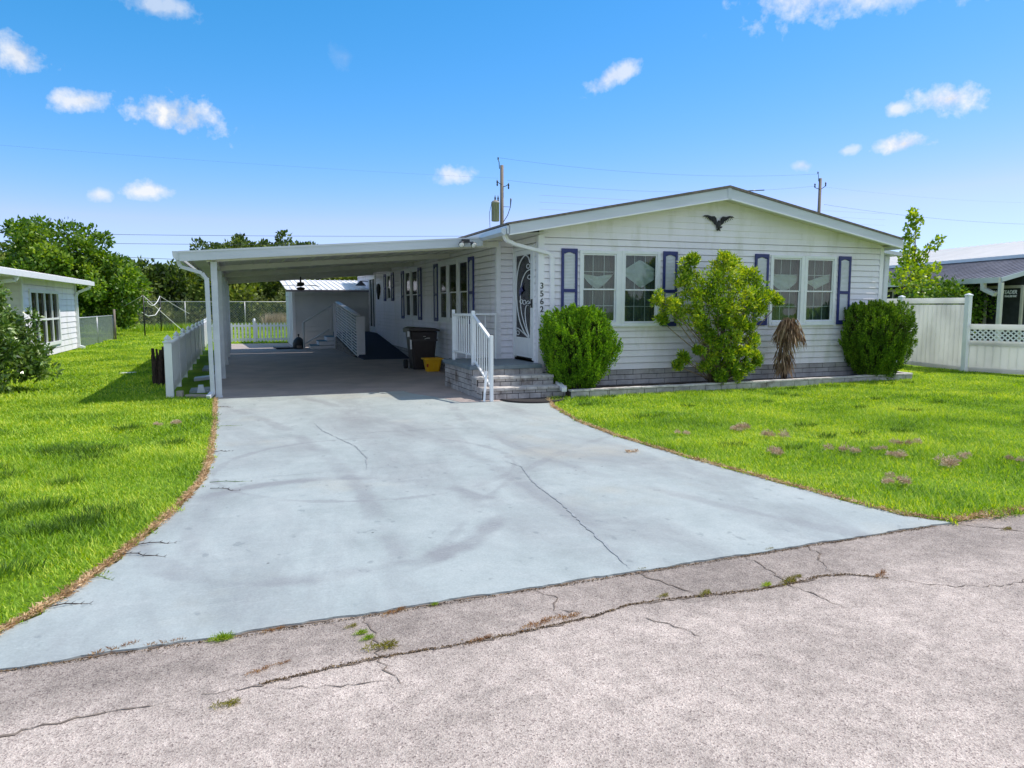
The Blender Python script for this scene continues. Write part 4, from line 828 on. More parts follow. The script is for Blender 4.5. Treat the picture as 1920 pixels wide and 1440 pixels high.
# ------------------------------------------------------------------ picket fences
def gothic(mb_, x, y, w, z0, z1, th):
    mb_.box(x-w/2, x+w/2, y-th/2, y+th/2, z0, z1-.12); 
    mb_.lathe((x, y, z1-.12), [(w*.5, 0), (w*.72, .015), (w*.72, .03), (w*.35, .05), (w*.55, .08), (w*.30, .115), (.004, .15)], 4, smooth=False)
pf = thing('picket_fence', 'white vinyl picket fence with pointed post caps running back beside the carport', 'fence', (-1.25, 20, 0))
def fx_(y): return -1.22-(y-14.3)*.006
FP = [14.36, 16.45, 18.5, 20.6, 22.7, 24.8, 26.9, 29.0, 31.1, 33.2]
for i, y in enumerate(FP):
    p = MB(); gothic(p, fx_(y), y, .125 if i == 0 else .11, 0, 1.10, .125 if i == 0 else .11); p.build('post', m_white, pf)
for y0, y1 in zip(FP, FP[1:]):
    r_ = MB(); r_.bar((fx_(y0), y0+.06, .92), (fx_(y1), y1-.06, .92), .045, .09); r_.bar((fx_(y0), y0+.06, .22), (fx_(y1), y1-.06, .22), .045, .09); r_.build('rail', m_white, pf)
    k = 14
    for j in range(k):
        y = y0+(y1-y0)*(j+.7)/(k+.4); q = MB(); a = Vector((fx_(y), y, 0)); q.box(a.x+.024, a.x+.04, y-.045, y+.045, .10, .96); q.prism([(a.x+.024, y-.045, .96), (a.x+.024, y+.045, .96), (a.x+.024, y, 1.02)], (.016, 0, 0)); q.build('picket', m_white, pf)
pb = thing('back_picket_fence', 'low white picket fence across the back of the carport slab', 'fence', (.4, 34, 0))
for x in (-1.28, .55, 2.05):
    p = MB(); gothic(p, x, 34.0, .12, 0, 1.06, .12); p.build('post', m_white, pb)
r_ = MB(); r_.box(-1.22, 2.0, 33.98, 34.02, .72, .80); r_.box(-1.22, 2.0, 33.98, 34.02, .12, .22); r_.build('rail', m_white, pb)
x = -1.1
while x < 1.95:
    if abs(x-.55) > .07: q = MB(); q.box(x-.04, x+.04, 33.955, 33.975, .08, .84); q.prism([(x-.04, 33.955, .84), (x+.04, 33.955, .84), (x, 33.955, .90)], (0, .02, 0)); q.build('picket', m_white, pb)
    x += .145
# clutter strip by the fence
def slabt(name, pts, z, h, mat, label, cat, group=None):
    cx_ = sum(p[0] for p in pts)/len(pts); cy_ = sum(p[1] for p in pts)/len(pts); m_ = MB(); m_.prism([(a, b, z) for a, b in pts], (0, 0, h)); return tag(m_.build(name, mat, org=(cx_, cy_, z), bevel=.006), label, cat, group)
slabt('edging_block', [(-.98, 14.26), (-.50, 14.10), (-.48, 14.24), (-.96, 14.40)], 0, .06, m_curb, 'tan concrete edging block beneath the carport downspout', 'block')
slabt('stone', [(-1.12, 14.30), (-1.02, 14.28), (-1.0, 14.38), (-1.10, 14.42)], 0, .13, m_curb, 'small grey stone against the foot of the first picket post', 'stone')
slabt('paver', [(-.95, 15.0), (-.6, 15.1), (-.6, 15.7), (-.95, 15.6)], .0, .05, m_debris, 'greenish grey paver lying flat behind the edging block', 'paver')
slabt('paver', [(-1.0, 17.4), (-.55, 17.9), (-.55, 18.25), (-1.0, 17.75)], .0, .07, m_fascia, 'long pale board lying by the picket fence', 'board')
slabt('paver', [(-.95, 20.0), (-.6, 20.0), (-.6, 21.3), (-.95, 21.3)], .0, .05, m_debris, 'grey slab lying far back along the picket fence', 'paver')
b_ = MB(); b_.prism([(-.80, 14.62, .05), (-.66, 14.62, .05), (-.69, 14.62, .19), (-.77, 14.62, .19)], (0, .12, 0)); tag(b_.build('splash_block', m_fascia, org=(-.73, 14.68, .05)), 'small pale upright block behind the downspout', 'block')
stp = MB(); r_ = random.Random(12)
for k in range(34):
    a = r_.uniform(0, 6.28); rr_ = r_.uniform(.0, .26); x = -1.55+rr_*math.cos(a)*1.0; y = 17.0+rr_*math.sin(a)*.6; h = r_.uniform(.4, .82) if x > -1.7 else r_.uniform(.3, .78)
    stp.tube([(x, y, 0), (x+r_.uniform(-.02, .02), y, h*.5), (x+r_.uniform(-.04, .04), y+r_.uniform(-.03, .03), h)], [.045, .04, r_.uniform(.012, .035)], 5, smooth=False)
tag(stp.build('tree_stump', m_darkbark, org=(-1.55, 17, 0)), 'dark jagged rotting stump just outside the picket fence', 'stump')
slabt('litter', [(-2.75, 19.6), (-2.45, 19.7), (-2.40, 19.85), (-2.7, 19.8)], .03, .02, m_swag, 'scrap of white paper on the grass left of the stump', 'litter')
# ------------------------------------------------------------------ vegetation builders
def shell_bush(name, label, c, rad, n, mat, seed, boxy=2.4, base=.35, matb=None):
    """clipped conifer: separate upright flame-shaped plumes packed over a rounded shell"""
    r = np.random.default_rng(seed); o = thing(name, label, 'shrub', (c[0], c[1], c[2])); H = rad[2]
    def plumes(n, dmin, dmax, L, R0, k, mt, ll, lw, nm, upb):
        u = unit(r.normal(size=(n, 3))); u[:, 2] = np.where(u[:, 2] < -.8, -u[:, 2], u[:, 2]); q = (np.abs(u)**boxy).sum(1)**(-1/boxy)
        lump = 1+.11*np.sin(u[:, 0]*6+seed)*np.cos(u[:, 2]*5)+.07*np.sin(u[:, 1]*9+u[:, 0]*8)
        X = u*(q*lump*r.uniform(dmin, dmax, n))[:, None]; zz = X[:, 2]; nar = np.where(zz < 0, 1-base*np.abs(zz)**1.4, 1.0)
        P = np.stack([X[:, 0]*rad[0]*nar, X[:, 1]*rad[1]*nar, (zz*.5+.5)*H], 1)+np.array(c)
        Lp = r.uniform(.7, 1.3, n)*L; ax = unit(u*np.array([.45, .45, .1])+np.array([0, 0, upb])+r.normal(size=(n, 3))*.14)
        P = P-ax*Lp[:, None]*.75; nn = n*k; t_ = r.uniform(0, 1, nn)**.8; axk = np.repeat(ax, k, 0); Lk = np.repeat(Lp, k)
        prof = np.sin(np.clip(t_*1.05+.12, 0, 1)*np.pi)**.6*R0*np.repeat(r.uniform(.7, 1.3, n), k); sd = unit(np.cross(axk, unit(r.normal(size=(nn, 3)))))
        B = np.repeat(P, k, 0)+axk*(t_*Lk)[:, None]+sd*(prof*r.uniform(.35, 1, nn))[:, None]
        D = unit(axk*1.0+sd*.55+r.normal(size=(nn, 3))*.25)
        return npmesh(nm, leaves(B, D, r.uniform(.6, 1.2, nn)*ll, r.uniform(.6, 1.2, nn)*lw, r), mt, o)
    plumes(n, .90, 1.03, .24, .038, 70, mat, .042, .0095, 'foliage', 1.0)
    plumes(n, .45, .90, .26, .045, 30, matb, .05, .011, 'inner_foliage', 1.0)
    tr_ = MB(); rs = random.Random(seed)
    for i in range(30):
        a = rs.uniform(0, 6.28); f_ = rs.uniform(.3, .80); tr_.tube([(c[0]+rs.uniform(-.08, .08), c[1]+rs.uniform(-.06, .06), c[2]), (c[0]+math.cos(a)*rad[0]*f_*.5, c[1]+math.sin(a)*rad[1]*f_*.5, c[2]+H*.25), (c[0]+math.cos(a)*rad[0]*f_, c[1]+math.sin(a)*rad[1]*f_, c[2]+H*.62)], [.022, .015, .006], 5)
    tr_.build('stem', m_bark, o); return o
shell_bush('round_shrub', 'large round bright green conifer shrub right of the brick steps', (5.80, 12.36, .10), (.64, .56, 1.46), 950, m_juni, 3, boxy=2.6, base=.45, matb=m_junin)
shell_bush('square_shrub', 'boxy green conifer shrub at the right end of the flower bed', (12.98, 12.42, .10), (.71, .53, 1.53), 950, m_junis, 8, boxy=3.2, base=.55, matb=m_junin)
def split_c(cs, k, f, seed, sy=1.):
    r_ = random.Random(seed); out = []
    for x, y, z, q in cs:
        for _ in range(k):
            d = Vector((r_.gauss(0, 1), r_.gauss(0, 1), r_.gauss(0, 1))).normalized()*q*r_.uniform(.35, 1.0); out.append((x+d.x, y+d.y*sy, z+d.z, q*f*r_.uniform(.6, 1.3)))
    return out
def clumpy(o, centres, mat, n, size, seed, spread, ls=.08, lw=.016, up=.3, name='leaves'):
    r = np.random.default_rng(seed); C_ = np.array(centres, float); idx = r.integers(0, len(C_), n); c = C_[idx]
    d = unit(r.normal(size=(n, 3))); rad_ = r.uniform(0, 1, n)[:, None]**.45
    P = c[:, :3]+d*rad_*c[:, 3:4]*spread; D = unit(d*.9+np.array([0, 0, up])+r.normal(size=(n, 3))*.35)
    return npmesh(name, leaves(P, D, r.uniform(ls*.6, ls*1.25, n), r.uniform(lw*.7, lw*1.3, n), r), mat, o)
# big leafy shrub
gs = thing('leafy_shrub', 'tall open yellow green leafy shrub between the two window pairs', 'shrub', (8.72, 12.3, .08))
sil = [(7.32,12.2,1.78,.16),(7.5,12.1,1.62,.2),(7.75,12.2,1.55,.22),(7.95,12.1,1.45,.26),(7.42,12.3,1.38,.12),(7.95,12.3,2.35,.18),(8.05,12.2,2.50,.13),(7.9,12.2,2.12,.2),(8.15,12.2,2.1,.24),(8.3,12.1,1.85,.28),
 (8.0,12.1,1.82,.24),(8.75,12.2,2.38,.2),(8.8,12.2,2.55,.13),(9.05,12.25,2.42,.17),(8.6,12.1,2.15,.26),(8.95,12.1,2.15,.3),(9.2,12.2,2.15,.26),(9.45,12.2,2.20,.18),(9.5,12.1,1.98,.24),(9.65,12.2,1.80,.2),
 (8.9,12.0,1.75,.3),(9.2,12.0,1.8,.32),(8.5,12.0,1.75,.28),(9.5,12.1,1.6,.24),(8.7,12.1,1.5,.28),(9.1,12.1,1.48,.3),(8.25,12.1,1.5,.22),(10.02,12.2,1.80,.15),(10.22,12.2,1.72,.09),(9.85,12.2,1.55,.13),
 (8.3,12.15,1.2,.17),(8.45,12.1,1.05,.17),(9.3,12.1,1.25,.18),(9.45,12.1,.95,.20),(9.55,12.1,.72,.17),(8.2,12.1,.78,.13),(7.9,12.2,.62,.15),(7.75,12.2,.50,.10),(8.5,12.1,.62,.16),(8.9,12.0,.45,.20),(9.3,12.05,.5,.18),
 (8.6,12.05,.95,.2),(9.0,12.0,1.05,.22),(8.8,12,.7,.2),(9.2,12,.75,.2),(8.4,12.1,.45,.18),(8.75,12,1.25,.24),(9.15,12,1.3,.2),(9.65,12.1,.52,.12),(8.65,12.0,.30,.16),(9.1,12.0,.28,.16),(9.0,12.05,.75,.15)]
sil = [(8.82+(x-8.82)*.93, y, z, q*(.92 if z > 1.3 else .8)) for x, y, z, q in sil]
clumpy(gs, split_c(sil, 11, .42, 4), m_shrub, 30000, 0, 21, 1.0, ls=.078, lw=.0125, up=.55)
stm = MB(); rs = random.Random(9)
for (x, y, z, rr_) in sil:
    for _ in range(2 if z < 1.3 else 1):
        bx, by = 8.75+rs.uniform(-.16, .22), 12.3+rs.uniform(-.08, .05); 
        mx_ = (bx+(x-bx)*.35+rs.uniform(-.06, .06), by+(y-by)*.4, .1+(z-.1)*.45); stm.tube([(bx, by, .07), mx_, (x-(x-bx)*.12, y, z*.88), (x, y, z)], [.016, .012, .008, .004], 5)
for k in range(90):
    a = rs.uniform(-1, 1); x = 8.8+a*.75; z = rs.uniform(.5, 1.25); stm.tube([(8.78+a*.14, 12.3, .07), (8.78+a*.42, 12.2+rs.uniform(-.15, .15), z*.55), (x, 12.2+rs.uniform(-.2, .2), z)], [.008, .006, .003], 4)
stm.build('stems', M('tan_brown_stems', (.17, .12, .08), (.30, .23, .16), rough=.9, scale=10), gs)
# dead plant
dp = thing('dead_plant', 'withered brown drooping plant in front of the right window pair', 'plant', (10.45, 12.35, .08))
r = np.random.default_rng(5); n = 1050; a = r.uniform(0, 2*np.pi, n); zt = r.uniform(.55, 1.42, n)**1.0; zt = np.where(r.uniform(0, 1, n) < .62, r.uniform(1.05, 1.42, n), r.uniform(.35, 1.1, n))
rad_ = np.where(zt > 1.0, r.uniform(.05, .33, n)*np.sqrt(np.clip(1.5-zt, 0, 1)*2.2), r.uniform(.02, .17, n)); base = np.stack([10.46+rad_*np.cos(a)+np.where(zt > .95, .06, -.04), 12.32+rad_*np.sin(a)*.7, zt], 1)
D = unit(np.stack([np.cos(a)*.28, np.sin(a)*.28, -np.ones(n)], 1)+r.normal(size=(n, 3))*.14)
npmesh('leaves', leaves(base, D, r.uniform(.14, .36, n), r.uniform(.007, .016, n), r, .05), m_deadl, dp)
q = MB()
for k in range(9): q.tube([(10.45+rs.uniform(-.07, .07), 12.35, .06), (10.44+rs.uniform(-.06, .08), 12.33, .7), (10.5+rs.uniform(-.15, .15), 12.32, 1.35)], [.02, .016, .008], 5)
q.build('stems', m_darkbark, dp)
# left bush
lbx = thing('glossy_bush', 'dense dark glossy leaved bush at the left edge of the photo', 'bush', (-4.9, 16.6, 0))
r_ = random.Random(31); cs = []
for k in range(95):
    a = r_.uniform(0, 6.28); e_ = r_.uniform(-.25, 1.45); R = r_.uniform(.55, 1.0); cs.append((-4.95+1.22*R*math.cos(a)*math.cos(e_), 16.6+1.2*R*math.sin(a)*math.cos(e_), .84+1.28*R*math.sin(e_), r_.uniform(.22, .4)))
for (x, y, z) in ((-3.75, 16.3, .62), (-3.62, 16.5, .48), (-3.9, 16.2, .38), (-4.0, 16.0, .85), (-4.2, 15.9, .25), (-4.6, 15.6, .22), (-3.7,16.9,.75)): cs.append((x, y, z, .24))
clumpy(lbx, split_c(cs, 7, .42, 6), m_bushl, 30000, 0, 33, 1.0, ls=.11, lw=.024, up=-.05)
q = MB()
for k in range(26):
    x, y, z, _ = cs[k*3]; q.tube([(-4.9+r_.uniform(-.2, .2), 16.6+r_.uniform(-.2, .2), 0), ((x-4.9)/2, (y+16.6)/2, z*.45), (x, y, z)], [.03, .018, .006], 5)
q.build('stems', m_bark, lbx)
def tree(name, label, base, h, cr, crz, nclump, per, mat, ls, lw, seed, trunk_r=.15, clump=.5, tall=1.0, cz=None, group=None, low=.25, bark=m_bark, up=.1, skew=(0, 0)):
    o = thing(name, label, 'tree', base, group); r_ = random.Random(seed); r = np.random.default_rng(seed)
    cz = cz if cz is not None else h-crz; C0 = Vector(base)+Vector((skew[0], skew[1], cz)); cs = []
    while len(cs) < nclump:
        d = Vector((r_.gauss(0, 1), r_.gauss(0, 1), r_.gauss(0, 1))).normalized(); R = r_.uniform(.25, 1)**.55; R *= 1+.16*math.sin(d.x*5+seed)+.12*math.cos(d.z*7+seed*2)
        p = C0+Vector((d.x*cr*R, d.y*cr*R, d.z*crz*R))
        if p.z > base[2]+low*h*.5: cs.append((p.x, p.y, p.z, clump*r_.uniform(.55, 1.2)))
    clumpy(o, cs, mat, nclump*per, 0, seed, 1.0, ls=ls, lw=lw, up=up, name='crown')
    t_ = MB(); b = Vector(base); top = C0+Vector((0, 0, crz*.3)); P = [b, b+(top-b)*.3+Vector((r_.uniform(-.1, .1), 0, 0)), b+(top-b)*.65+Vector((r_.uniform(-.2, .2), r_.uniform(-.2, .2), 0)), top]
    t_.tube(P, [trunk_r, trunk_r*.8, trunk_r*.5, trunk_r*.15], 9)
    for c in cs[::max(1, nclump//26)]:
        s0 = b+(top-b)*r_.uniform(.25, .8); e0 = Vector(c[:3]); t_.tube([s0, (s0+e0)/2+Vector((0, 0, r_.uniform(-.1, .25))), e0], [trunk_r*.35, trunk_r*.2, trunk_r*.06], 5)
    t_.build('trunk', bark, o); return o
tree('broadleaf_tree', 'large leafy green tree behind the left neighbouring house', (-8.3, 44, 0), 5.6, 3.0, 2.5, 150, 190, m_treel, .20, .075, 41, .22, .62, cz=3.15, low=.15, skew=(-.2, 0))
tree('broadleaf_tree', 'low bushy tree beside the chain link fence left of the clothes line', (-6.5, 45, 0), 3.2, 1.15, 1.4, 50, 150, m_treel, .18, .07, 42, .12, .45, cz=1.8, low=.1)
tree('maple_sapling', 'slender young tree with light green leaves rising behind the tall white fence', (21.9, 19.5, 0), 5.4, .95, 1.15, 34, 34, m_treey, .13, .055, 43, .05, .32, cz=2.2, low=.1)
o = bpy.data.objects['maple_sapling']; 
r_ = random.Random(77); cs = [(21.8+r_.uniform(-.25, .25), 19.5+r_.uniform(-.2, .2), z, .24-.06*(z-3)) for z in np.linspace(3.0, 4.8, 15)] + [(21.95+.26*k, 19.5, 3.15+.19*k, .15) for k in range(5)] + [(21.6-.16*k, 19.5, 2.9+.2*k, .14) for k in range(3)]+[(22.3+.27*k,19.5,2.7+.12*k,.15) for k in range(3)]
clumpy(o, cs, m_treey, 1000, 0, 78, 1.0, ls=.13, lw=.055, name='crown')
q = MB(); q.tube([(21.9, 19.5, 0), (21.88, 19.5, 2.6), (21.8, 19.5, 4.8)], [.05, .035, .008], 6); q.tube([(21.88, 19.5, 2.6), (22.5, 19.5, 3.5), (23.0, 19.5, 3.95)], [.025, .015, .006], 5); q.tube([(21.88, 19.5, 2.5), (21.5, 19.5, 3.0), (21.3, 19.5, 3.3)], [.02, .012, .006], 5); q.build('branches', m_bark, o)
tree('garden_bush', 'bushy green growth just behind the tall white fence', (22.0, 18.2, 0), 2.2, 1.5, .9, 34, 120, m_treel, .13, .05, 44, .06, .42, cz=1.5, low=.1)
# woodland behind
WD = [(-6.2, 60, 4.1, 2.1, 0), (-3.4, 63, 4.6, 2.2, 1), (2.6, 70, 7.6, 4.3, 2), (-1.3, 71, 7.3, 2.6, 0), (-9.6, 64, 4.8, 2.6, 0), (-14.5, 62, 5.6, 3.0, 1), (-18.5, 62, 6.0, 3.2, 0), (10.5, 72, 6.0, 3.8, 0), (3.6, 60, 4.6, 2.6, 1), (-.8, 58, 4.4, 2.0, 1), (8.0, 62, 4.8, 3.0, 1), (14.5, 74, 5.6, 3.8, 0), (6.0, 72, 6.9, 2.6, 0)]
LB = ['dark dense tree in the far treeline %s', 'paler tree in the far treeline %s', 'tall broad dark oak in the far treeline %s']
WH = ['behind the clothes line', 'left of the carport downspout', 'rising above the carport roof', 'left of the tall oak', 'just right of the big leafy tree', 'behind the left neighbour house roof', 'at the far left edge', 'seen above the shed roof', 'behind the middle of the back picket fence', 'seen between the carport posts', 'behind the shed corner', 'hidden mostly behind the home', 'topping the carport roof right of the tall oak']
for i, (x, y, h, cr, k) in enumerate(WD):
    tree('woodland_tree', LB[k] % WH[i], (x, y, 0), h, cr, h*.47, 120 if k == 2 else 80, 130, (m_woodl, m_woody, m_woodl)[k], .34, .12, 60+i, .24, .85, cz=h*.54, group='trees of the far treeline', low=.05)
# scrub and reeds at the foot of the woods
r = np.random.default_rng(90); n = 42000; X = r.uniform(-38, 24, n); Yv = 55+r.uniform(0, 5, n); hz_ = (1.3+.8*np.sin(X*.7)+.6*np.sin(X*1.9+1)+.3*np.sin(X*5))*.9+.7
P = np.stack([X, Yv, r.uniform(0, 1, n)*np.maximum(hz_, .6)], 1); D = unit(r.normal(size=(n, 3))+np.array([0, -.2, .5]))
tag(npmesh('undergrowth', leaves(P, D, r.uniform(.15, .38, n), r.uniform(.04, .10, n), r), m_under), 'tangled scrub along the foot of the woods', 'undergrowth', kind='stuff')
n = 5000; X = r.uniform(1.5, 10, n); P = np.stack([X, r.uniform(53.2, 54.5, n), np.zeros(n)], 1); D = unit(np.array([0, 0, 1.])+r.normal(size=(n, 3))*.22)
tag(npmesh('reeds', leaves(P, D, r.uniform(.5, 1.3, n), r.uniform(.012, .03, n), r, .02), m_reed), 'dry tan reeds behind the chain link fence', 'reeds', kind='stuff')
n = 14000; X = r.uniform(-22, 14, n); P = np.stack([X, r.uniform(50.3, 54, n), np.zeros(n)], 1); D = unit(np.array([0, 0, 1.])+r.normal(size=(n, 3))*.3)
tag(npmesh('tall_grass', leaves(P, D, r.uniform(.25, .6, n), r.uniform(.012, .03, n), r, .05), m_grass), 'unmown bright grass along the chain link fence', 'grass', kind='stuff')
# ------------------------------------------------------------------ chain link fences
def chain(name, label, a, b, h, posts, mesh_step=.11, wr_=.007):
    a, b = Vector((*a, 0)), Vector((*b, 0)); L = (b-a).length; d = (b-a)/L; o = thing(name, label, 'fence', tuple((a+b)/2))
    for k in range(posts+1):
        p = a+d*L*k/posts; MB().tube([p, p+Vector((0, 0, h+.03))], .035, 8).build('post', m_galv, o)
    MB().tube([a+Vector((0, 0, h)), b+Vector((0, 0, h))], .028, 6).build('top_rail', m_galv, o)
    w_ = MB(); n_ = int((L+h)/mesh_step)
    for k in range(n_):
        s0 = k*mesh_step-h
        for sg in (0, 1):
            s_a, z_a, s_b, z_b = (s0, 0, s0+h, h) if sg == 0 else (s0+h, 0, s0, h)
            # clip to [0,L]
            def cl(s1, z1, s2, z2):
                if s1 > s2: s1, z1, s2, z2 = s2, z2, s1, z1
                if s2 <= 0 or s1 >= L: return None
                if s1 < 0: z1 += (z2-z1)*(0-s1)/(s2-s1); s1 = 0
                if s2 > L: z2 = z1+(z2-z1)*(L-s1)/(s2-s1); s2 = L
                return s1, z1, s2, z2
            c = cl(s_a, z_a, s_b, z_b)
            if c: p1 = a+d*c[0]+Vector((0, 0, c[1])); p2 = a+d*c[2]+Vector((0, 0, c[3])); w_.tube([p1, p2], wr_, 3, cap=False, smooth=False)
    w_.build('wire_mesh', m_galv, o); return o
chain('chain_link_fence', 'tall grey chain link fence across the back of the yard', (-14, 51.6), (11, 51.6), 1.86, 7, .16, .006)
chain('side_chain_link_fence', 'low chain link fence leading back from the left neighbouring house', (-5.85, 32.3), (-5.75, 39.9), 1.15, 2, .10, .006)
p = MB(); p.tube([(-5.65, 39.86, 0), (-5.65, 39.86, 1.45)], .05, 8); tag(p.build('fence_post', m_wood, org=(-5.65, 39.86, 0)), 'short dark standalone post under the big leafy tree', 'post')
# clothes line
cl = thing('clothes_line', 'two dark poles strung with loose white ropes on the back lawn', 'clothes line', (-5, 50, 0))
A_, B_ = Vector((-4.84, 44.15, 2.16)), Vector((-5.0, 55.6-3, 2.2))
MB().tube([(-4.84, 44.15, 0), A_], .035, 8).build('pole', m_black, cl); MB().tube([(-4.62, 50.6, 0), (-4.62, 50.6, 2.2)], .035, 8).build('pole', m_black, cl)
B_ = Vector((-4.62, 50.6, 2.2))
def sag(a, b, s_, n_=14): a, b = Vector(a), Vector(b); return [a+(b-a)*i/n_-Vector((0, 0, 4*s_*(i/n_)*(1-i/n_))) for i in range(n_+1)]
MB().tube(sag(A_, B_, .55), .022, 5).build('rope', m_swag, cl); MB().tube(sag(A_, (-7.6, 44.5, .55), .02), .014, 5).build('rope', m_swag, cl); MB().tube(sag(A_, (-3.0, 44.5, .25), .02), .014, 5).build('rope', m_swag, cl)
MB().tube([B_, B_+Vector((.0, 0, -.7)), B_+Vector((-.2, -1, -1.15)), B_+Vector((-.5, -2, -1.2)), B_+Vector((-.8, -3, -.9)), B_+Vector((-.9, -4, -.75))], .022, 5).build('rope', m_swag, cl); MB().tube(sag(B_, (-3.0, 51., 1.1), .02), .012, 5).build('rope', m_swag, cl)
# ------------------------------------------------------------------ left neighbour
NX = -5.8
nb = thing('neighbour_house', 'white sided neighbouring house with a wide grid window at the left edge', 'house', (-8, 28, 0))
w_ = MB(); W0 = (25.35, 29.0, .42, 2.02)
siding(w_, (NX, 0, 0), (0, 1, 0), (1, 0, 0), 24.55, 31.9, .05, lambda y: 2.5, [W0], pitch=.2, lip=.02)
siding(w_, (0, 24.55, 0), (1, 0, 0), (0, -1, 0), -12, NX, .05, lambda x: 2.5, pitch=.2, lip=.02)
siding(w_, (-6.35, 0, 0), (0, 1, 0), (1, 0, 0), 12, 24.5, .05, lambda y: 2.5, pitch=.2, lip=.02)
w_.add([(-12, 31.9, 0), (NX, 31.9, 0), (NX, 31.9, 2.5), (-12, 31.9, 2.5)], [(0, 1, 2, 3)]); w_.build('wall', m_siding, nb)
t = MB(); t.box(NX+.0, NX+.05, 31.82, 31.95, .05, 2.45); t.build('corner_trim', m_trim, nb); t = MB(); t.box(NX+.0, NX+.05, 24.5, 24.62, .05, 2.45); t.build('corner_trim', m_trim, nb)
fr = MB(); a, b, c, d_ = W0
fr.box(NX-.03, NX+.05, a-.05, a+.08, c-.06, d_+.1); fr.box(NX-.03, NX+.05, b-.08, b+.05, c-.06, d_+.1); fr.box(NX-.03, NX+.05, a+.08, b-.08, d_-.0, d_+.1); fr.box(NX-.03, NX+.07, a+.08, b-.08, c-.06, c+.04)
wn_ = fr.build('window', m_white, nb); mu = MB()
for k in (1, 2, 3): y = a+(b-a)*k/4; mu.box(NX-.01, NX+.03, y-.04, y+.04, c+.04, d_)
for k in range(4):
    y0 = a+(b-a)*k/4+.042 if k else a+.082; y1 = a+(b-a)*(k+1)/4-.042 if k < 3 else b-.082; mu.box(NX-.008, NX+.028, y0, y1, c+(d_-c)*.47, c+(d_-c)*.47+.06)
mu.build('muntin', m_white, wn_); MB().box(NX-.02, NX-.015, a, b, c, d_).build('pane', m_glassd, wn_); MB().box(NX-.16, NX-.14, a-.1, b+.1, c-.1, d_+.1).build('blind', m_curt, wn_)
rf_ = MB(); rf_.prism([(-5.30, 12, 2.50), (-5.30, 12, 2.56), (-9.2, 12, 3.0), (-12.6, 12, 2.7), (-12.6, 12, 2.62), (-9.2, 12, 2.9)], (0, 20.3, 0)); rr_ = rf_.build('roof', m_whiteroof, nb)
MB().box(-5.30, -5.20, 12, 32.35, 2.38, 2.53).build('gutter', m_white, rr_)
so3 = MB(); so3.add([(-5.3, 12, 2.42), (-6.4, 12, 2.44), (-6.4, 32.3, 2.44), (-5.3, 32.3, 2.42)], [(0, 1, 2, 3)]); so3.build('soffit', m_cream, rr_)
for y in (31.75, 22.0):
    d = MB(); xw = NX+.06 if y > 24 else -6.3; P_ = [(-5.25, y, 2.40), (-5.30, y, 2.28), (xw+.08, y, 2.12), (xw, y, 2.0), (xw, y, .12), (xw+.2, y-.1, .06)]
    for a_, b_ in zip(P_, P_[1:]): d.bar(a_, b_, .10, .09)
    d.build('downspout', m_white, nb)
# ------------------------------------------------------------------ right vinyl fence
def vpanel(o, a, b, z0, z1, lattice=False, th=.045):
    a, b = Vector((*a, 0)), Vector((*b, 0)); L = (b-a).length; d = (b-a)/L; nn = Vector((d.y, -d.x, 0)); 
    r_ = MB(); r_.bar(a+Vector((0, 0, z1-.04)), b+Vector((0, 0, z1-.04)), .06, .14 if not lattice else .13); r_.bar(a+Vector((0, 0, z0+.04)), b+Vector((0, 0, z0+.04)), .06, .10)
    zt = z1-.14
    if lattice: zt = z1-.13-.28; r_.bar(a+Vector((0, 0, zt-.02)), b+Vector((0, 0, zt-.02)), .06, .12)
    r_.build('rail', m_vinyl, o)
    p = MB(); k = int(L/.16)
    for j in range(k):
        c = a+d*L*(j+.5)/k; p.obox(c+Vector((0, 0, (z0+zt)/2)), d*(L/k/2-.0015), nn*(.018+.001*(j % 2)), (0, 0, (zt-z0)/2))
    p.build('boards', m_vinyl, o)
    if lattice:
        l = MB(); s = -.28
        while s < L:
            for sg, off in ((0, -.006), (1, .006)):
                q0, q1 = (s, s+.28); z_0, z_1 = (zt+.04, z1-.10)
                if sg: z_0, z_1 = z_1, z_0
                if q1 > 0 and q0 < L:
                    A0, A1 = max(q0, 0), min(q1, L); zz = lambda v: z_0+(z_1-z_0)*(v-q0)/(q1-q0)
                    l.bar(a+d*A0+nn*off+Vector((0, 0, zz(A0))), a+d*A1+nn*off+Vector((0, 0, zz(A1))), .011, .030)
            s += .115
        l.build('lattice', m_white, o)
def vpost(o, x, y, h, w=.115):
    p = MB(); p.box(x-w/2, x+w/2, y-w/2, y+w/2, 0, h-.05); p.box(x-w/2-.012, x+w/2+.012, y-w/2-.012, y+w/2+.012, h-.05, h-.02); p.add([(x-w/2-.012, y-w/2-.012, h-.02), (x+w/2+.012, y-w/2-.012, h-.02), (x+w/2+.012, y+w/2+.012, h-.02), (x-w/2-.012, y+w/2+.012, h-.02), (x, y, h+.02)], [(0, 1, 4), (1, 2, 4), (2, 3, 4), (3, 0, 4)]); p.build('post', m_white, o, bevel=.004)
vt = thing('privacy_fence', 'tall solid white vinyl fence panel right of the home', 'fence', (16.8, 14.3, 0))
vpost(vt, 17.1, 15.6, 1.90); vpanel(vt, (17.08, 15.5), (16.62, 13.26), .05, 1.80); vpost(vt, 16.60, 13.2, 1.92); vpanel(vt, (17.14, 15.66), (17.6, 17.8), .05, 1.80); vpost(vt, 17.62, 17.9, 1.9)
vl = thing('lattice_fence', 'lower white vinyl fence with lattice top at the right edge', 'fence', (17, 12, 0))
vpanel(vl, (16.64, 13.12), (17.5, 10.95), .05, 1.17, True); vpost(vl, 17.53, 10.88, 1.25); vpanel(vl, (17.56, 10.8), (18.4, 8.7), .05, 1.17, True)
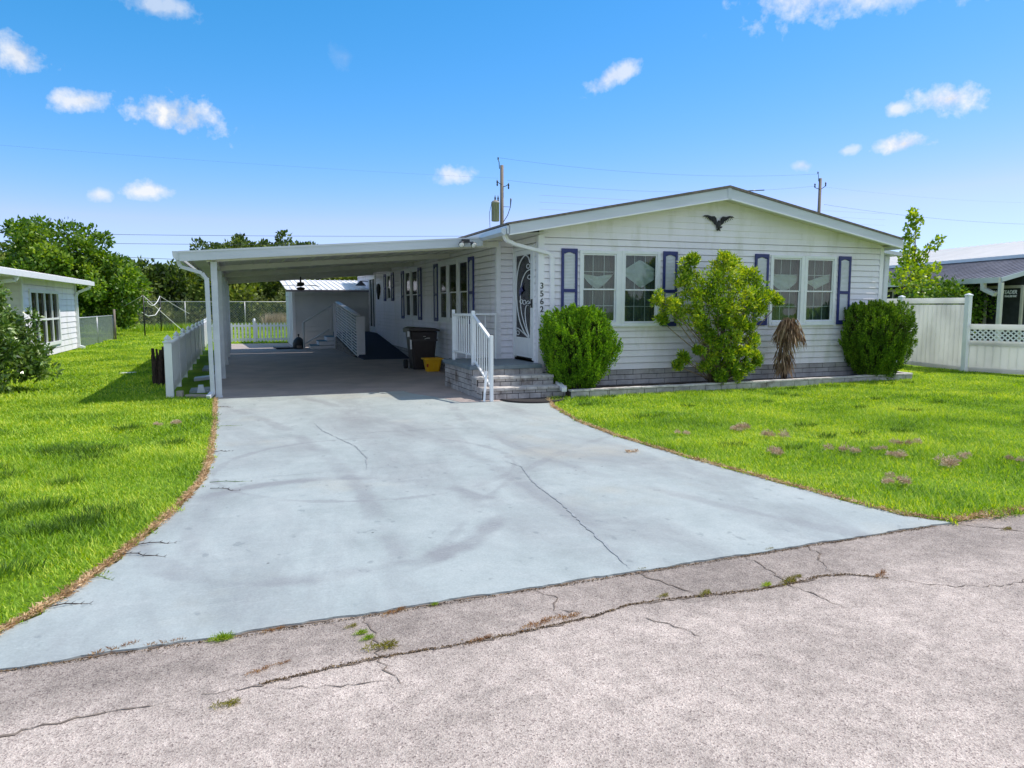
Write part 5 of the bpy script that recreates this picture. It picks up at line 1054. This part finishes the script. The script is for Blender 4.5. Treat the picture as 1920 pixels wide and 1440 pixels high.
# ------------------------------------------------------------------ right neighbour
A0 = Vector((22.11, 16.49, 0)); U_ = Vector((.2348, .972, 0)).normalized(); V_ = Vector((U_.y, -U_.x, 0))
def Q(a, b, z): p = A0+U_*a+V_*b; return Vector((p.x, p.y, z))
nr = thing('neighbour_home', 'neighbouring home at right with white metal roof and dark screened porch', 'house', tuple(Q(5, 4, 0)))
Lr = 16
def ribs(m_, b0, z0, b1, z1, a0, a1, step, w=.035, h=.03, flat=.02):
    m_.prism([Q(a0, b0, z0), Q(a0, b1, z1), Q(a0, b1, z1+flat), Q(a0, b0, z0+flat)], U_*(a1-a0)); s = a0+.05
    while s < a1: m_.bar(Q(s, b0, z0+flat+.01), Q(s, b1, z1+flat+.01), w, h); s += step
m_ = MB(); ribs(m_, -.05, 2.48, 3.0, 3.28, 0, Lr, .3, .05, .035); m_.build('porch_roof', m_greyroof, nr)
m_ = MB(); ribs(m_, 2.75, 3.36, 7.0, 4.27, -.2, Lr, .35); ribs(m_, 11.2, 3.36, 7.0, 4.27, -.2, Lr, .35); rr_ = m_.build('roof', m_whiteroof, nr)
m_ = MB(); m_.bar(Q(-.2, 2.74, 3.33), Q(Lr, 2.74, 3.33), .03, .12); m_.build('fascia', m_white, rr_)
m_ = MB(); m_.bar(Q(0, -.07, 2.42), Q(Lr, -.07, 2.42), .10, .17); m_.build('gutter', m_cream, nr)
m_ = MB(); m_.bar(Q(-.03, -.05, 2.43), Q(-.03, 3.0, 3.27), .05, .14); m_.bar(Q(-.2, 3.0, 3.3), Q(-.2, 7, 4.2), .04, .14); m_.build('rake_trim', m_fascia, nr)
m_ = MB()
m_.prism([Q(0, .75, 0), Q(0, 10.9, 0), Q(0, 10.9, 3.3), Q(0, 7, 4.1), Q(0, 3, 3.2), Q(0, .75, 2.6)], U_*Lr); m_.build('wall', m_dark, nr)
# porch screens: dark panels with tan frames
fr = MB(); Hh = 2.22; bx = .62
for s in (1.40, 2.05, 4.4, 6.3, 8.4, 10.5): fr.bar(Q(s, bx, 0), Q(s, bx, Hh if s != 2.05 else 1.93), .07, .07)
fr.bar(Q(-.1, bx, Hh), Q(11, bx, Hh), .06, .09); fr.bar(Q(2.05, bx-.02, 1.90), Q(4.4, bx-.02, 1.90), .05, .08)
fr.bar(Q(-.1, bx, 0), Q(-.1, bx, Hh), .07, .07); fr.bar(Q(-.1, bx, Hh), Q(-.1, 3.4, Hh), .06, .09); fr.bar(Q(-.1, 2.3, 0), Q(-.1, 2.3, Hh+.6), .07, .07)
fr.build('screen_frame', m_trimtan, nr)
m_ = MB(); m_.bar(Q(.0, -.03, 0), Q(.0, -.03, 2.34), .11, .11); m_.build('post', m_cream, nr); 
for s in (4.3, 9): m_ = MB(); m_.bar(Q(s, -.03, 0), Q(s, -.03, 2.34), .11, .11); m_.build('post', m_cream, nr)
m_ = MB(); m_.bar(Q(.72, -.05, 2.36), Q(.72, -.03, 2.12), .13, .12); m_.bar(Q(.72, -.03, 2.16), Q(.25, -.0, 1.98), .12, .12); m_.build('downspout', m_cream, nr)
def text(name, body, size, s0, z, parent, mat, lab=None):
    cu = bpy.data.curves.new(name, 'FONT'); cu.body = body; cu.size = size; cu.extrude = .002; cu.offset = .004; cu.shear = .2; cu.materials.append(mat)
    o = bpy.data.objects.new(name, cu); COL.objects.link(o); X = -U_; Z = X.cross(Vector((0, 0, 1)))
    o2 = bpy.data.objects.new(name, bpy.data.meshes.new_from_object(o)); COL.objects.link(o2); bpy.data.objects.remove(o); o = o2
    R_ = Matrix((X, Vector((0, 0, 1)), Z)).transposed(); o.rotation_euler = R_.to_euler(); o.parent = parent; o.location = Q(s0, bx-.05, z) - ORG[parent.name]; ORG[o.name] = Vector((0, 0, 0))
    if lab: o['label'] = lab
    return o
text('lettering', 'HOMESTEADER', .165, 1.20, 2.00, nr, m_swag, 'white slanted lettering on the dark porch panel'); text('lettering', 'TRAILERS INC', .08, .56, 1.90, nr, m_swag, 'small second line of white lettering')
# ------------------------------------------------------------------ utility poles and wires
def upole(x, y, h, label, full):
    o = thing('utility_pole', label, 'utility pole', (x, y, 0), 'wooden utility poles')
    MB().tube([(x, y, 0), (x+.02, y, h*.5), (x+.03, y, h)], [.19, .165, .14], 12).build('shaft', m_wood, o)
    i = MB(); i.tube([(x-.18, y, h-.3), (x-.22, y, h+.25), (x-.30, y, h+.45)], .03, 6); i.lathe((x-.30, y, h+.42), [(.03, 0), (.07, .05), (.05, .1), (.07, .15), (.03, .22)], 8); i.build('insulator', m_porc, o)
    if full:
        for sx, zz in ((-.45, h-1.5), (.55, h-1.7)):
            i = MB(); i.tube([(x, y-.1, zz-.1), (x+sx*.6, y-.15, zz), (x+sx, y-.2, zz+.15)], .03, 6); i.lathe((x+sx, y-.2, zz-.25), [(.04, 0), (.08, .1), (.05, .2), (.08, .3), (.04, .5)], 8); i.build('cutout_switch', m_porc, o)
        t = MB(); t.lathe((x-.62, y-.2, h-4.65), [(.30, 0), (.33, .05), (.33, 1.45), (.35, 1.46), (.35, 1.56), (.24, 1.68), (.06, 1.74)], 20); tk = t.build('transformer', m_trans, o)
        for dx in (-.12, .14): MB().lathe((x-.62+dx+.1, y-.2, h-3.0), [(.04, 0), (.09, .08), (.05, .16), (.09, .24), (.05, .32), (.02, .5)], 8).build('bushing', m_porc, tk)
        MB().tube([(x-.95, y-.2, h-3.2), (x-1.15, y-.2, h-4.0), (x-1.1, y-.2, h-5.2)], .02, 5).build('cable', m_wire, o)
        MB().tube([(x+.1, y-.1, h-4.7), (x+.5, y-.1, h-4.1), (x+.75, y-.1, h-3.4), (x+.8, y-.1, h-2.7)], [.03, .03, .03, .07], 6).build('conduit', m_porc, o)
        MB().bar((x+.1, y-.1, h-3.4), (x+.75, y-.1, h-3.4), .03, .03).build('bracket', m_porc, o)
    else:
        MB().bar((x-.7, y-.1, h-.95), (x+.0, y-.1, h-1.1), .05, .05).build('crossarm', m_wire, o); MB().bar((x+.0, y-.1, h-1.1), (x+.62, y-.1, h-.72), .05, .05).build('crossarm', m_wire, o)
        for dx, dz in ((-.7, -.95), (.62, -.75)): MB().lathe((x+dx, y-.1, h+dz), [(.03, 0), (.08, .1), (.05, .2), (.08, .3), (.03, .42)], 8).build('insulator', m_porc, o)
    return o
PX, PYy, PH = 20.96, 60, 13.27
upole(PX, PYy, PH, 'wooden utility pole with grey transformer behind the left end of the roof', True)
upole(54.3, 60, 14.1, 'distant wooden utility pole above the right roof slope', False)
def wire(a, b, s_, r_, label, extra=()):
    a, b = Vector(a), Vector(b); o = MB().tube(sag(a, b, s_, 30), r_, 4).build('power_line', m_wire, org=tuple((a+b)/2)); tag(o, label, 'power line', 'overhead power lines')
    for t0, t1 in extra:
        f_ = lambda t: a+(b-a)*t-Vector((0, 0, 4*s_*t*(1-t))); MB().tube([f_(t0), f_(t1)], .05, 5).build('splice_sleeve', m_porc, o)
    return o
wire((-45, 60, 6.4), (PX, 60, 7.45), .35, .017, 'upper of the two long wires crossing above the big leafy tree')
wire((-45, 60, 5.85), (PX, 60, 6.75), .35, .017, 'lower of the two long wires crossing above the big leafy tree')
wire((-12, 58, 5.1), (14, 58, 4.6), .1, .019, 'lowest wire running behind the carport roof edge')
wire((PX-.3, 60, PH+.6), (54, 60, 14.5), .7, .008, 'thin topmost wire strung between the two poles')
wire((PX+.5, 60, PH-1.2), (53.6, 60, 13.3), .75, .008, 'second thin wire between the two poles', ((.66, .73), (.745, .815)))
wire((PX-.3, 60, 12.2), (-45, 60, 13.4), .5, .004, 'thin wire running left from the transformer pole')
wire((54.9, 60, 11.6), (110, 60, 12.2), 1.2, .011, 'wire running right from the distant pole over the white roof')
wire((54.9, 60, 13.3), (110, 60, 14.8), 1.0, .004, 'higher thin wire running right from the distant pole')
# ------------------------------------------------------------------ lawn
def in_lawn(x, y):
    """where grass grows; vectorised"""
    edge = np.array([3.98]*len(x))
    led = np.interp(y, [p[1] for p in LE], [p[0] for p in LE]); red = np.interp(y, [p[1] for p in RE[::-1]], [p[0] for p in RE[::-1]])
    wob = .035*np.sin(y*9.1)+.03*np.sin(y*23+1)+.03*np.sin(y*47)+.025*np.sin(y*91+x*30)
    left = (x < led-.025+wob) & (y < 14.25); left |= (x < -1.3) & (y >= 14.25)
    right = (x > red+.03+wob) & (y < 11.95); bedy = np.interp(x, [p[0] for p in BP], [p[1] for p in BP])
    right |= (x > red+.05) & (x < 14.05) & (y < bedy-.02) & (y >= 11.9) & (x > 5.3); right |= (x > 14.0) & (y >= 11.9) & (y < 30)
    ry_ = np.where(x > 5.0, 4.02, 4.0)+.05*np.sin(x*11)+.035*np.sin(x*27+2)+.03*np.sin(x*3.1)
    ok = (left | right) & (y > ry_)
    back = (y > 33.5) & (x > -20)
    return ok | (back & (y < 52))
def lawn(name, x0, x1, y0, y1, density, hmin, hmax, w, seed, label, extra=None):
    r = np.random.default_rng(seed); n = int((x1-x0)*(y1-y0)*density); x = r.uniform(x0, x1, n); y = r.uniform(y0, y1, n); k = in_lawn(x, y)
    # view wedge with a margin
    k &= (x > -.33*y-2.2) & (x < 1.5*y+2.2)
    if extra is not None: k &= extra(x, y)
    x, y = x[k], y[k]; n = len(x)
    pn = np.sin(x*1.7+np.sin(y*1.3)*2)+np.sin(y*2.3+x*.8+1)+.6*np.sin(x*5.1+y*3.7)
    H0 = 1; thin = (pn < -1.7) & (r.uniform(0, 1, n) < .45); x, y, pn = x[~thin], y[~thin], pn[~thin]; n = len(x)
    H = r.uniform(hmin, hmax, n)*(1+.22*np.clip(pn, -1.5, 2)); a = r.uniform(0, 2*np.pi, n); lean = r.uniform(.15, .95, n)**1.0
    D = unit(np.stack([np.cos(a)*lean, np.sin(a)*lean, np.ones(n)], 1)); P = np.stack([x, y, np.zeros(n)], 1)
    ww = w*r.uniform(.6, 1.3, n); S_ = np.stack([-np.sin(a), np.cos(a), np.zeros(n)], 1)*ww[:, None]; tilt = np.stack([np.cos(a), np.sin(a), np.zeros(n)], 1)
    mid = P+D*(H*.55)[:, None]; tip = mid+unit(D+tilt*.7)*(H*.55)[:, None]
    V = np.empty((n, 4, 3)); V[:, 0] = P-S_*.5; V[:, 1] = mid-S_*.45+S_*.0; V[:, 2] = tip; V[:, 3] = mid+S_*.55
    V[:, 0] = P
    return tag(npmesh(name, V, m_grass), label, 'grass', kind='stuff')
lawn('grass', -5.5, 0, 3.9, 9, 5200, .035, .075, .0065, 1, 'short mown grass of the lawn left of the driveway')
lawn('grass', 4.2, 16, 3.9, 9, 4300, .035, .075, .0065, 2, 'short mown grass of the lawn right of the driveway')
lawn('grass', -8, 0, 9, 15, 2400, .04, .075, .010, 3, 'mown grass beside the carport fence')
lawn('grass', 4.2, 21, 9, 14.5, 2300, .04, .075, .010, 4, 'mown grass in front of the flower bed')
lawn('grass', -9, -1.3, 15, 32, 620, .04, .085, .017, 5, 'grass between the picket fence and the neighbour house')
lawn('grass', -18, 3, 32, 52, 190, .05, .10, .035, 6, 'grass of the back yard')
lawn('grass', 14, 26, 14.5, 22, 400, .04, .08, .018, 7, 'grass beyond the flower bed')
def tufts(name, pts, n, rad, h, seed, label):
    r = np.random.default_rng(seed); V = []
    for x, y, k in pts:
        m = int(n*k); a = r.uniform(0, 6.28, m); q = r.uniform(0, 1, m)**.7*rad*k; P = np.stack([x+np.cos(a)*q*1.6, y+np.sin(a)*q, np.zeros(m)], 1)
        D = unit(np.stack([np.cos(a)*.5, np.sin(a)*.5, np.ones(m)], 1)+r.normal(size=(m, 3))*.25); V.append(leaves(P, D, r.uniform(.6, 1.2, m)*h, r.uniform(.002, .004, m), r, .05))
    return tag(npmesh(name, np.concatenate(V), m_dgrass), label, 'grass', kind='stuff')
m_dgrass = LEAF('rank_dark_grass', (.03, .07, .008), (.08, .17, .015), (.20, .32, .04), rough=.6, trans=.25, patch=2)
r_ = random.Random(55)
tufts('tall_grass', [(-1.75, 9.3, 1.6), (-1.55, 9.2, 1.2), (-1.95, 9.4, 1.1), (-1.62, 6.8, 1.3), (-1.9, 6.6, 1.5), (-1.2, 6.1, 1.0), (-2.2, 7.2, 1.1), (-1.45, 5.2, .9)] + [(r_.uniform(-3.6, -.7), r_.uniform(4.6, 12), r_.uniform(.4, .9)) for _ in range(22)], 260, .16, .105, 56, 'rank dark grass tufts in the left lawn')
tufts('tall_grass', [(r_.uniform(5.2, 13), r_.uniform(4.4, 11), r_.uniform(.3, .8)) for _ in range(30)] + [(5.6+.5*k, 11.7, .6) for k in range(16)], 220, .15, .09, 57, 'rank dark grass tufts in the right lawn')
# dry thatch and ragged runners along the paving edges
def edge_strip(name, pts, off, width, n, seed, label, hl=(.02, .055), mat=None, z0=.016, zr=.02):
    r = np.random.default_rng(seed); pts = np.array(pts, float); seg = np.linalg.norm(np.diff(pts, axis=0), axis=1); cum = np.concatenate([[0], np.cumsum(seg)]); s_ = r.uniform(0, cum[-1], n)
    x = np.interp(s_, cum, pts[:, 0]); y = np.interp(s_, cum, pts[:, 1]); i = np.clip(np.searchsorted(cum, s_)-1, 0, len(seg)-1); d = np.diff(pts, axis=0)[i]/seg[i][:, None]; nn = np.stack([-d[:, 1], d[:, 0]], 1)
    o = off+r.normal(size=n)*width*(.35+.9*np.sin(s_*4.3)**2*np.abs(np.sin(s_*1.7))); P = np.stack([x+nn[:, 0]*o, y+nn[:, 1]*o, z0+r.uniform(0, zr, n)], 1); D = unit(np.stack([r.normal(size=n), r.normal(size=n), r.uniform(.0, .7, n)*(zr/.02)], 1))
    return tag(npmesh(name, leaves(P, D, r.uniform(hl[0], hl[1], n), r.uniform(.0018, .0045, n), r), mat or m_thatch), label, 'dry grass', kind='stuff')
edge_strip('thatch', LE[:9], .012, .018, 6000, 11, 'dry tan thatch along the left driveway edge')
edge_strip('thatch', LE[8:], .015, .018, 3000, 12, 'dry tan thatch along the far left driveway edge')
edge_strip('thatch', RE[::-1], -.015, .018, 5500, 13, 'dry brown thatch along the right driveway edge')
edge_strip('thatch', [(5.0, 4.02), (6, 4.05), (8, 4.05), (12, 4.05)], .0, .05, 7000, 14, 'dry thatch between the right lawn and the road')
edge_strip('thatch', [(-4, 3.93), (-1.6, 3.90)], .0, .05, 3000, 15, 'dry thatch between the left lawn and the road')
m_rust = LEAF('rusty_dry_weed', (.16, .055, .015), (.30, .13, .03), (.42, .25, .08), rough=.8, trans=.1, patch=6)
m_grit = LEAF('brown_crack_litter', (.05, .03, .02), (.16, .10, .05), (.30, .22, .12), rough=.9, trans=.05, patch=9)
edge_strip('litter_in_crack', [(.02,3.26),(.28,3.30),(.52,3.33),(.93,3.33),(1.34,3.36),(1.7,3.40),(1.94,3.47),(2.15,3.47),(2.44,3.44),(2.75,3.41),(3.05,3.42),(3.25,3.46),(3.45,3.42),(3.62,3.29)], 0, .009, 2300, 21, 'brown leaf litter in the long road crack', (.004, .014), m_grit, .009, .004)
edge_strip('litter_in_crack', [(-1.5, 3.78), (0, 3.80), (1.5, 3.86), (3, 3.92), (4.8, 3.99)], -.012, .008, 2200, 22, 'brown leaf litter along the joint of driveway and road', (.004, .014), m_grit, .009, .006)
m_dirt = M('bare_edge_soil', (.06, .04, .026), (.22, .15, .10), rough=1, scale=22, bump=.8)
for nm, P_, w_ in (('soil_edge', LE, -.03), ('soil_edge', RE, .05)):
    m_ = MB(); dn = dens(P_, .06, .012, 5); V = []
    for i, (x, y) in enumerate(dn): V += [(x, y, .0045), (x+w_*(1+.5*math.sin(y*8)+.3*math.sin(y*21)), y+.0, .0045)]
    m_.add(V, [((2*i, 2*i+1, 2*i+3, 2*i+2)) for i in range(len(dn)-1)]); tag(m_.build(nm, m_dirt), 'bare soil strip beside the driveway', kind='structure')
# dried clumps on the lawn, weeds in the road cracks
def clump_mesh(name, mat, n, rad, h, ls, lw, seed, flat=1.0):
    r = np.random.default_rng(seed); nc = 5; cx_ = r.normal(size=(nc, 2))*np.array([rad*.62, rad*.34]); cr_ = r.uniform(.22, .55, nc)*rad; j = r.integers(0, nc, n); a = r.uniform(0, 6.28, n); q = r.uniform(0, 1, n)**.6
    P = np.stack([cx_[j, 0]+np.cos(a)*q*cr_[j], cx_[j, 1]+np.sin(a)*q*cr_[j], r.uniform(0, 1, n)*h*(1-q*.8)*(cr_[j]/rad/.5)], 1)
    D = unit(np.stack([np.cos(a)*.8, np.sin(a)*.8, r.uniform(.1, 1.2, n)*flat], 1)+r.normal(size=(n, 3))*.5); return leaves(P, D, r.uniform(ls*.4, ls, n), r.uniform(lw*.6, lw*1.2, n), r)
CP = [(6.1, 7.96, 1.1), (5.95, 7.9, .6), (6.13, 7.33, 1), (5.43, 6.46, .95), (6.21, 6.33, .95), (6.63, 6.24, .6), (6.5, 5.9, .9), (7.21, 6.4, .9), (6.68, 5.44, 1.05), (6.86, 5.48, .45), (7.14, 5.62, .7), (7.5, 5.32, .6), (5.46, 5.02, .6), (5.62, 5.04, .8), (5.14, 7.89, .6), (-.88, 10.96, .7), (-1.1, 10.9, .5)]
P0 = None
m_clump = LEAF('pinkish_tan_clump', (.32, .19, .12), (.62, .45, .31), (.88, .72, .54), rough=.9, trans=.05, patch=6)
for i, (x, y, k) in enumerate(CP):
    if i < 3:
        V = clump_mesh('clump', m_thatch, 620, .115, .075, .045, .0028, 200+i); o = npmesh('dried_clump', V, m_clump); P0 = (P0 or []) + [o]
    else: o = P0[i % 3].copy(); COL.objects.link(o)
    o.location = (x, y, .050); o.scale = (k*1.05, k*1.05, k*1.25); o.rotation_euler = (0, 0, i*1.3)
    NTH = ['first', 'second', 'third', 'fourth', 'fifth', 'sixth', 'seventh', 'eighth', 'ninth', 'tenth', 'eleventh', 'twelfth', 'thirteenth', 'fourteenth', 'fifteenth']
    rk = sorted([p[0]/p[1] for p in CP if p[0] > 0]).index(x/y) if x > 0 else 0
    tag(o, ('tan clump of dried grass on the right lawn, %s counted from the left' % NTH[rk]) if x > 0 else 'small tan tuft of dried grass on the left lawn, %s of two' % ('right' if x > -1 else 'left'), 'grass clump', 'tan clumps of dried grass on the lawn')
WP = [(-.13, 3.79, .8, 0), (.10, 3.80, .35, 2), (.48, 3.72, .35, 1), (.52, 3.62, .5, 0), (.54, 3.55, .5, 0), (.60, 3.44, .8, 1), (.12, 3.42, .25, 2), (.02, 3.38, .35, 2), (-.10, 3.14, .55, 1), (1.38, 3.40, .6, 2), (1.55, 3.43, .55, 2), (1.06, 3.34, .4, 2), (2.44, 3.47, .55, 1), (2.86, 3.45, .5, 0), (3.02, 3.46, .75, 1), (3.12, 3.50, .4, 1), (2.2, 3.52, .4, 1), (.72, 3.81, .45, 2), (.95, 3.84, .35, 0), (-.62, 3.83, .6, 2), (-.40, 3.82, .5, 2), (3.3, 3.97, .4, 1), (3.62, 3.34, .5, 2), (5.25, 3.75, .5, 1), (5.38, 3.62, .4, 1), (2.3, 3.93, .35, 1)]
PW = [None]*3
for i, (x, y, k, t_) in enumerate(WP):
    if PW[t_] is None: PW[t_] = o = npmesh('road_weed', clump_mesh('w', m_weed, 260, .085, .035, .05, .0028, 300+t_, .6), (m_treey, m_weed, m_rust)[t_])
    else: o = PW[t_].copy(); COL.objects.link(o)
    o.location = (x, y, .010); o.scale = (k, k*.6, k); o.rotation_euler = (0, 0, (i*.7) % .5)
    rk = sorted([p[0]/p[1] for p in WP if p[3] == t_]).index(x/y)
    tag(o, ('small green weed in the road cracks, %s green one from the left', 'small olive brown weed in the road cracks, %s such from the left', 'small rusty dry weed in the road cracks, %s such from the left')[t_] % NTH[rk], 'weed', 'weeds in the road cracks')
# loose grass runners lying over the driveway edge
RUN = [(-.33, 7.25, .35, -.05), (-.30, 7.0, .22, -.12), (-.35, 8.75, .20, .06), (-.36, 10.6, .30, .07), (-.74, 5.5, .25, -.02), (-.80, 5.3, .26, -.1), (-.90, 4.95, .12, -.12), (-1.05, 4.5, .22, .0), (-.40, 12.7, .22, -.06)]
for i, (x, y, dx, dy) in enumerate(RUN):
    r_ = random.Random(i); m_ = MB(); P_ = [(x+dx*t_/5+r_.uniform(-.012, .012), y+dy*t_/5+r_.uniform(-.02, .02), .024+.008*math.sin(t_)) for t_ in range(6)]; m_.tube(P_, .0032, 4)
    for p in P_[1:]:
        for s_ in (-1, 1): m_.tube([p, (p[0]+.02, p[1]+s_*.022, p[2]+.006)], [.0022, .0008], 3)
    tag(m_.build('grass_runner', m_darkbark if i % 3 else m_bushl, org=(x, y, .02)), 'thin dark grass runner over the left driveway edge, %s from the road' % NTH[sorted([p[1] for p in RUN]).index(y)], 'grass runner', 'grass runners on the driveway')
tag(npmesh('dried_clump', clump_mesh('w', m_thatch, 160, .06, .02, .04, .0025, 400)+np.array([4.05, 7.2, .025]), m_thatch, org=(4.05, 7.2, .02)), 'lone tan scrap of dried grass lying on the driveway', 'grass clump')
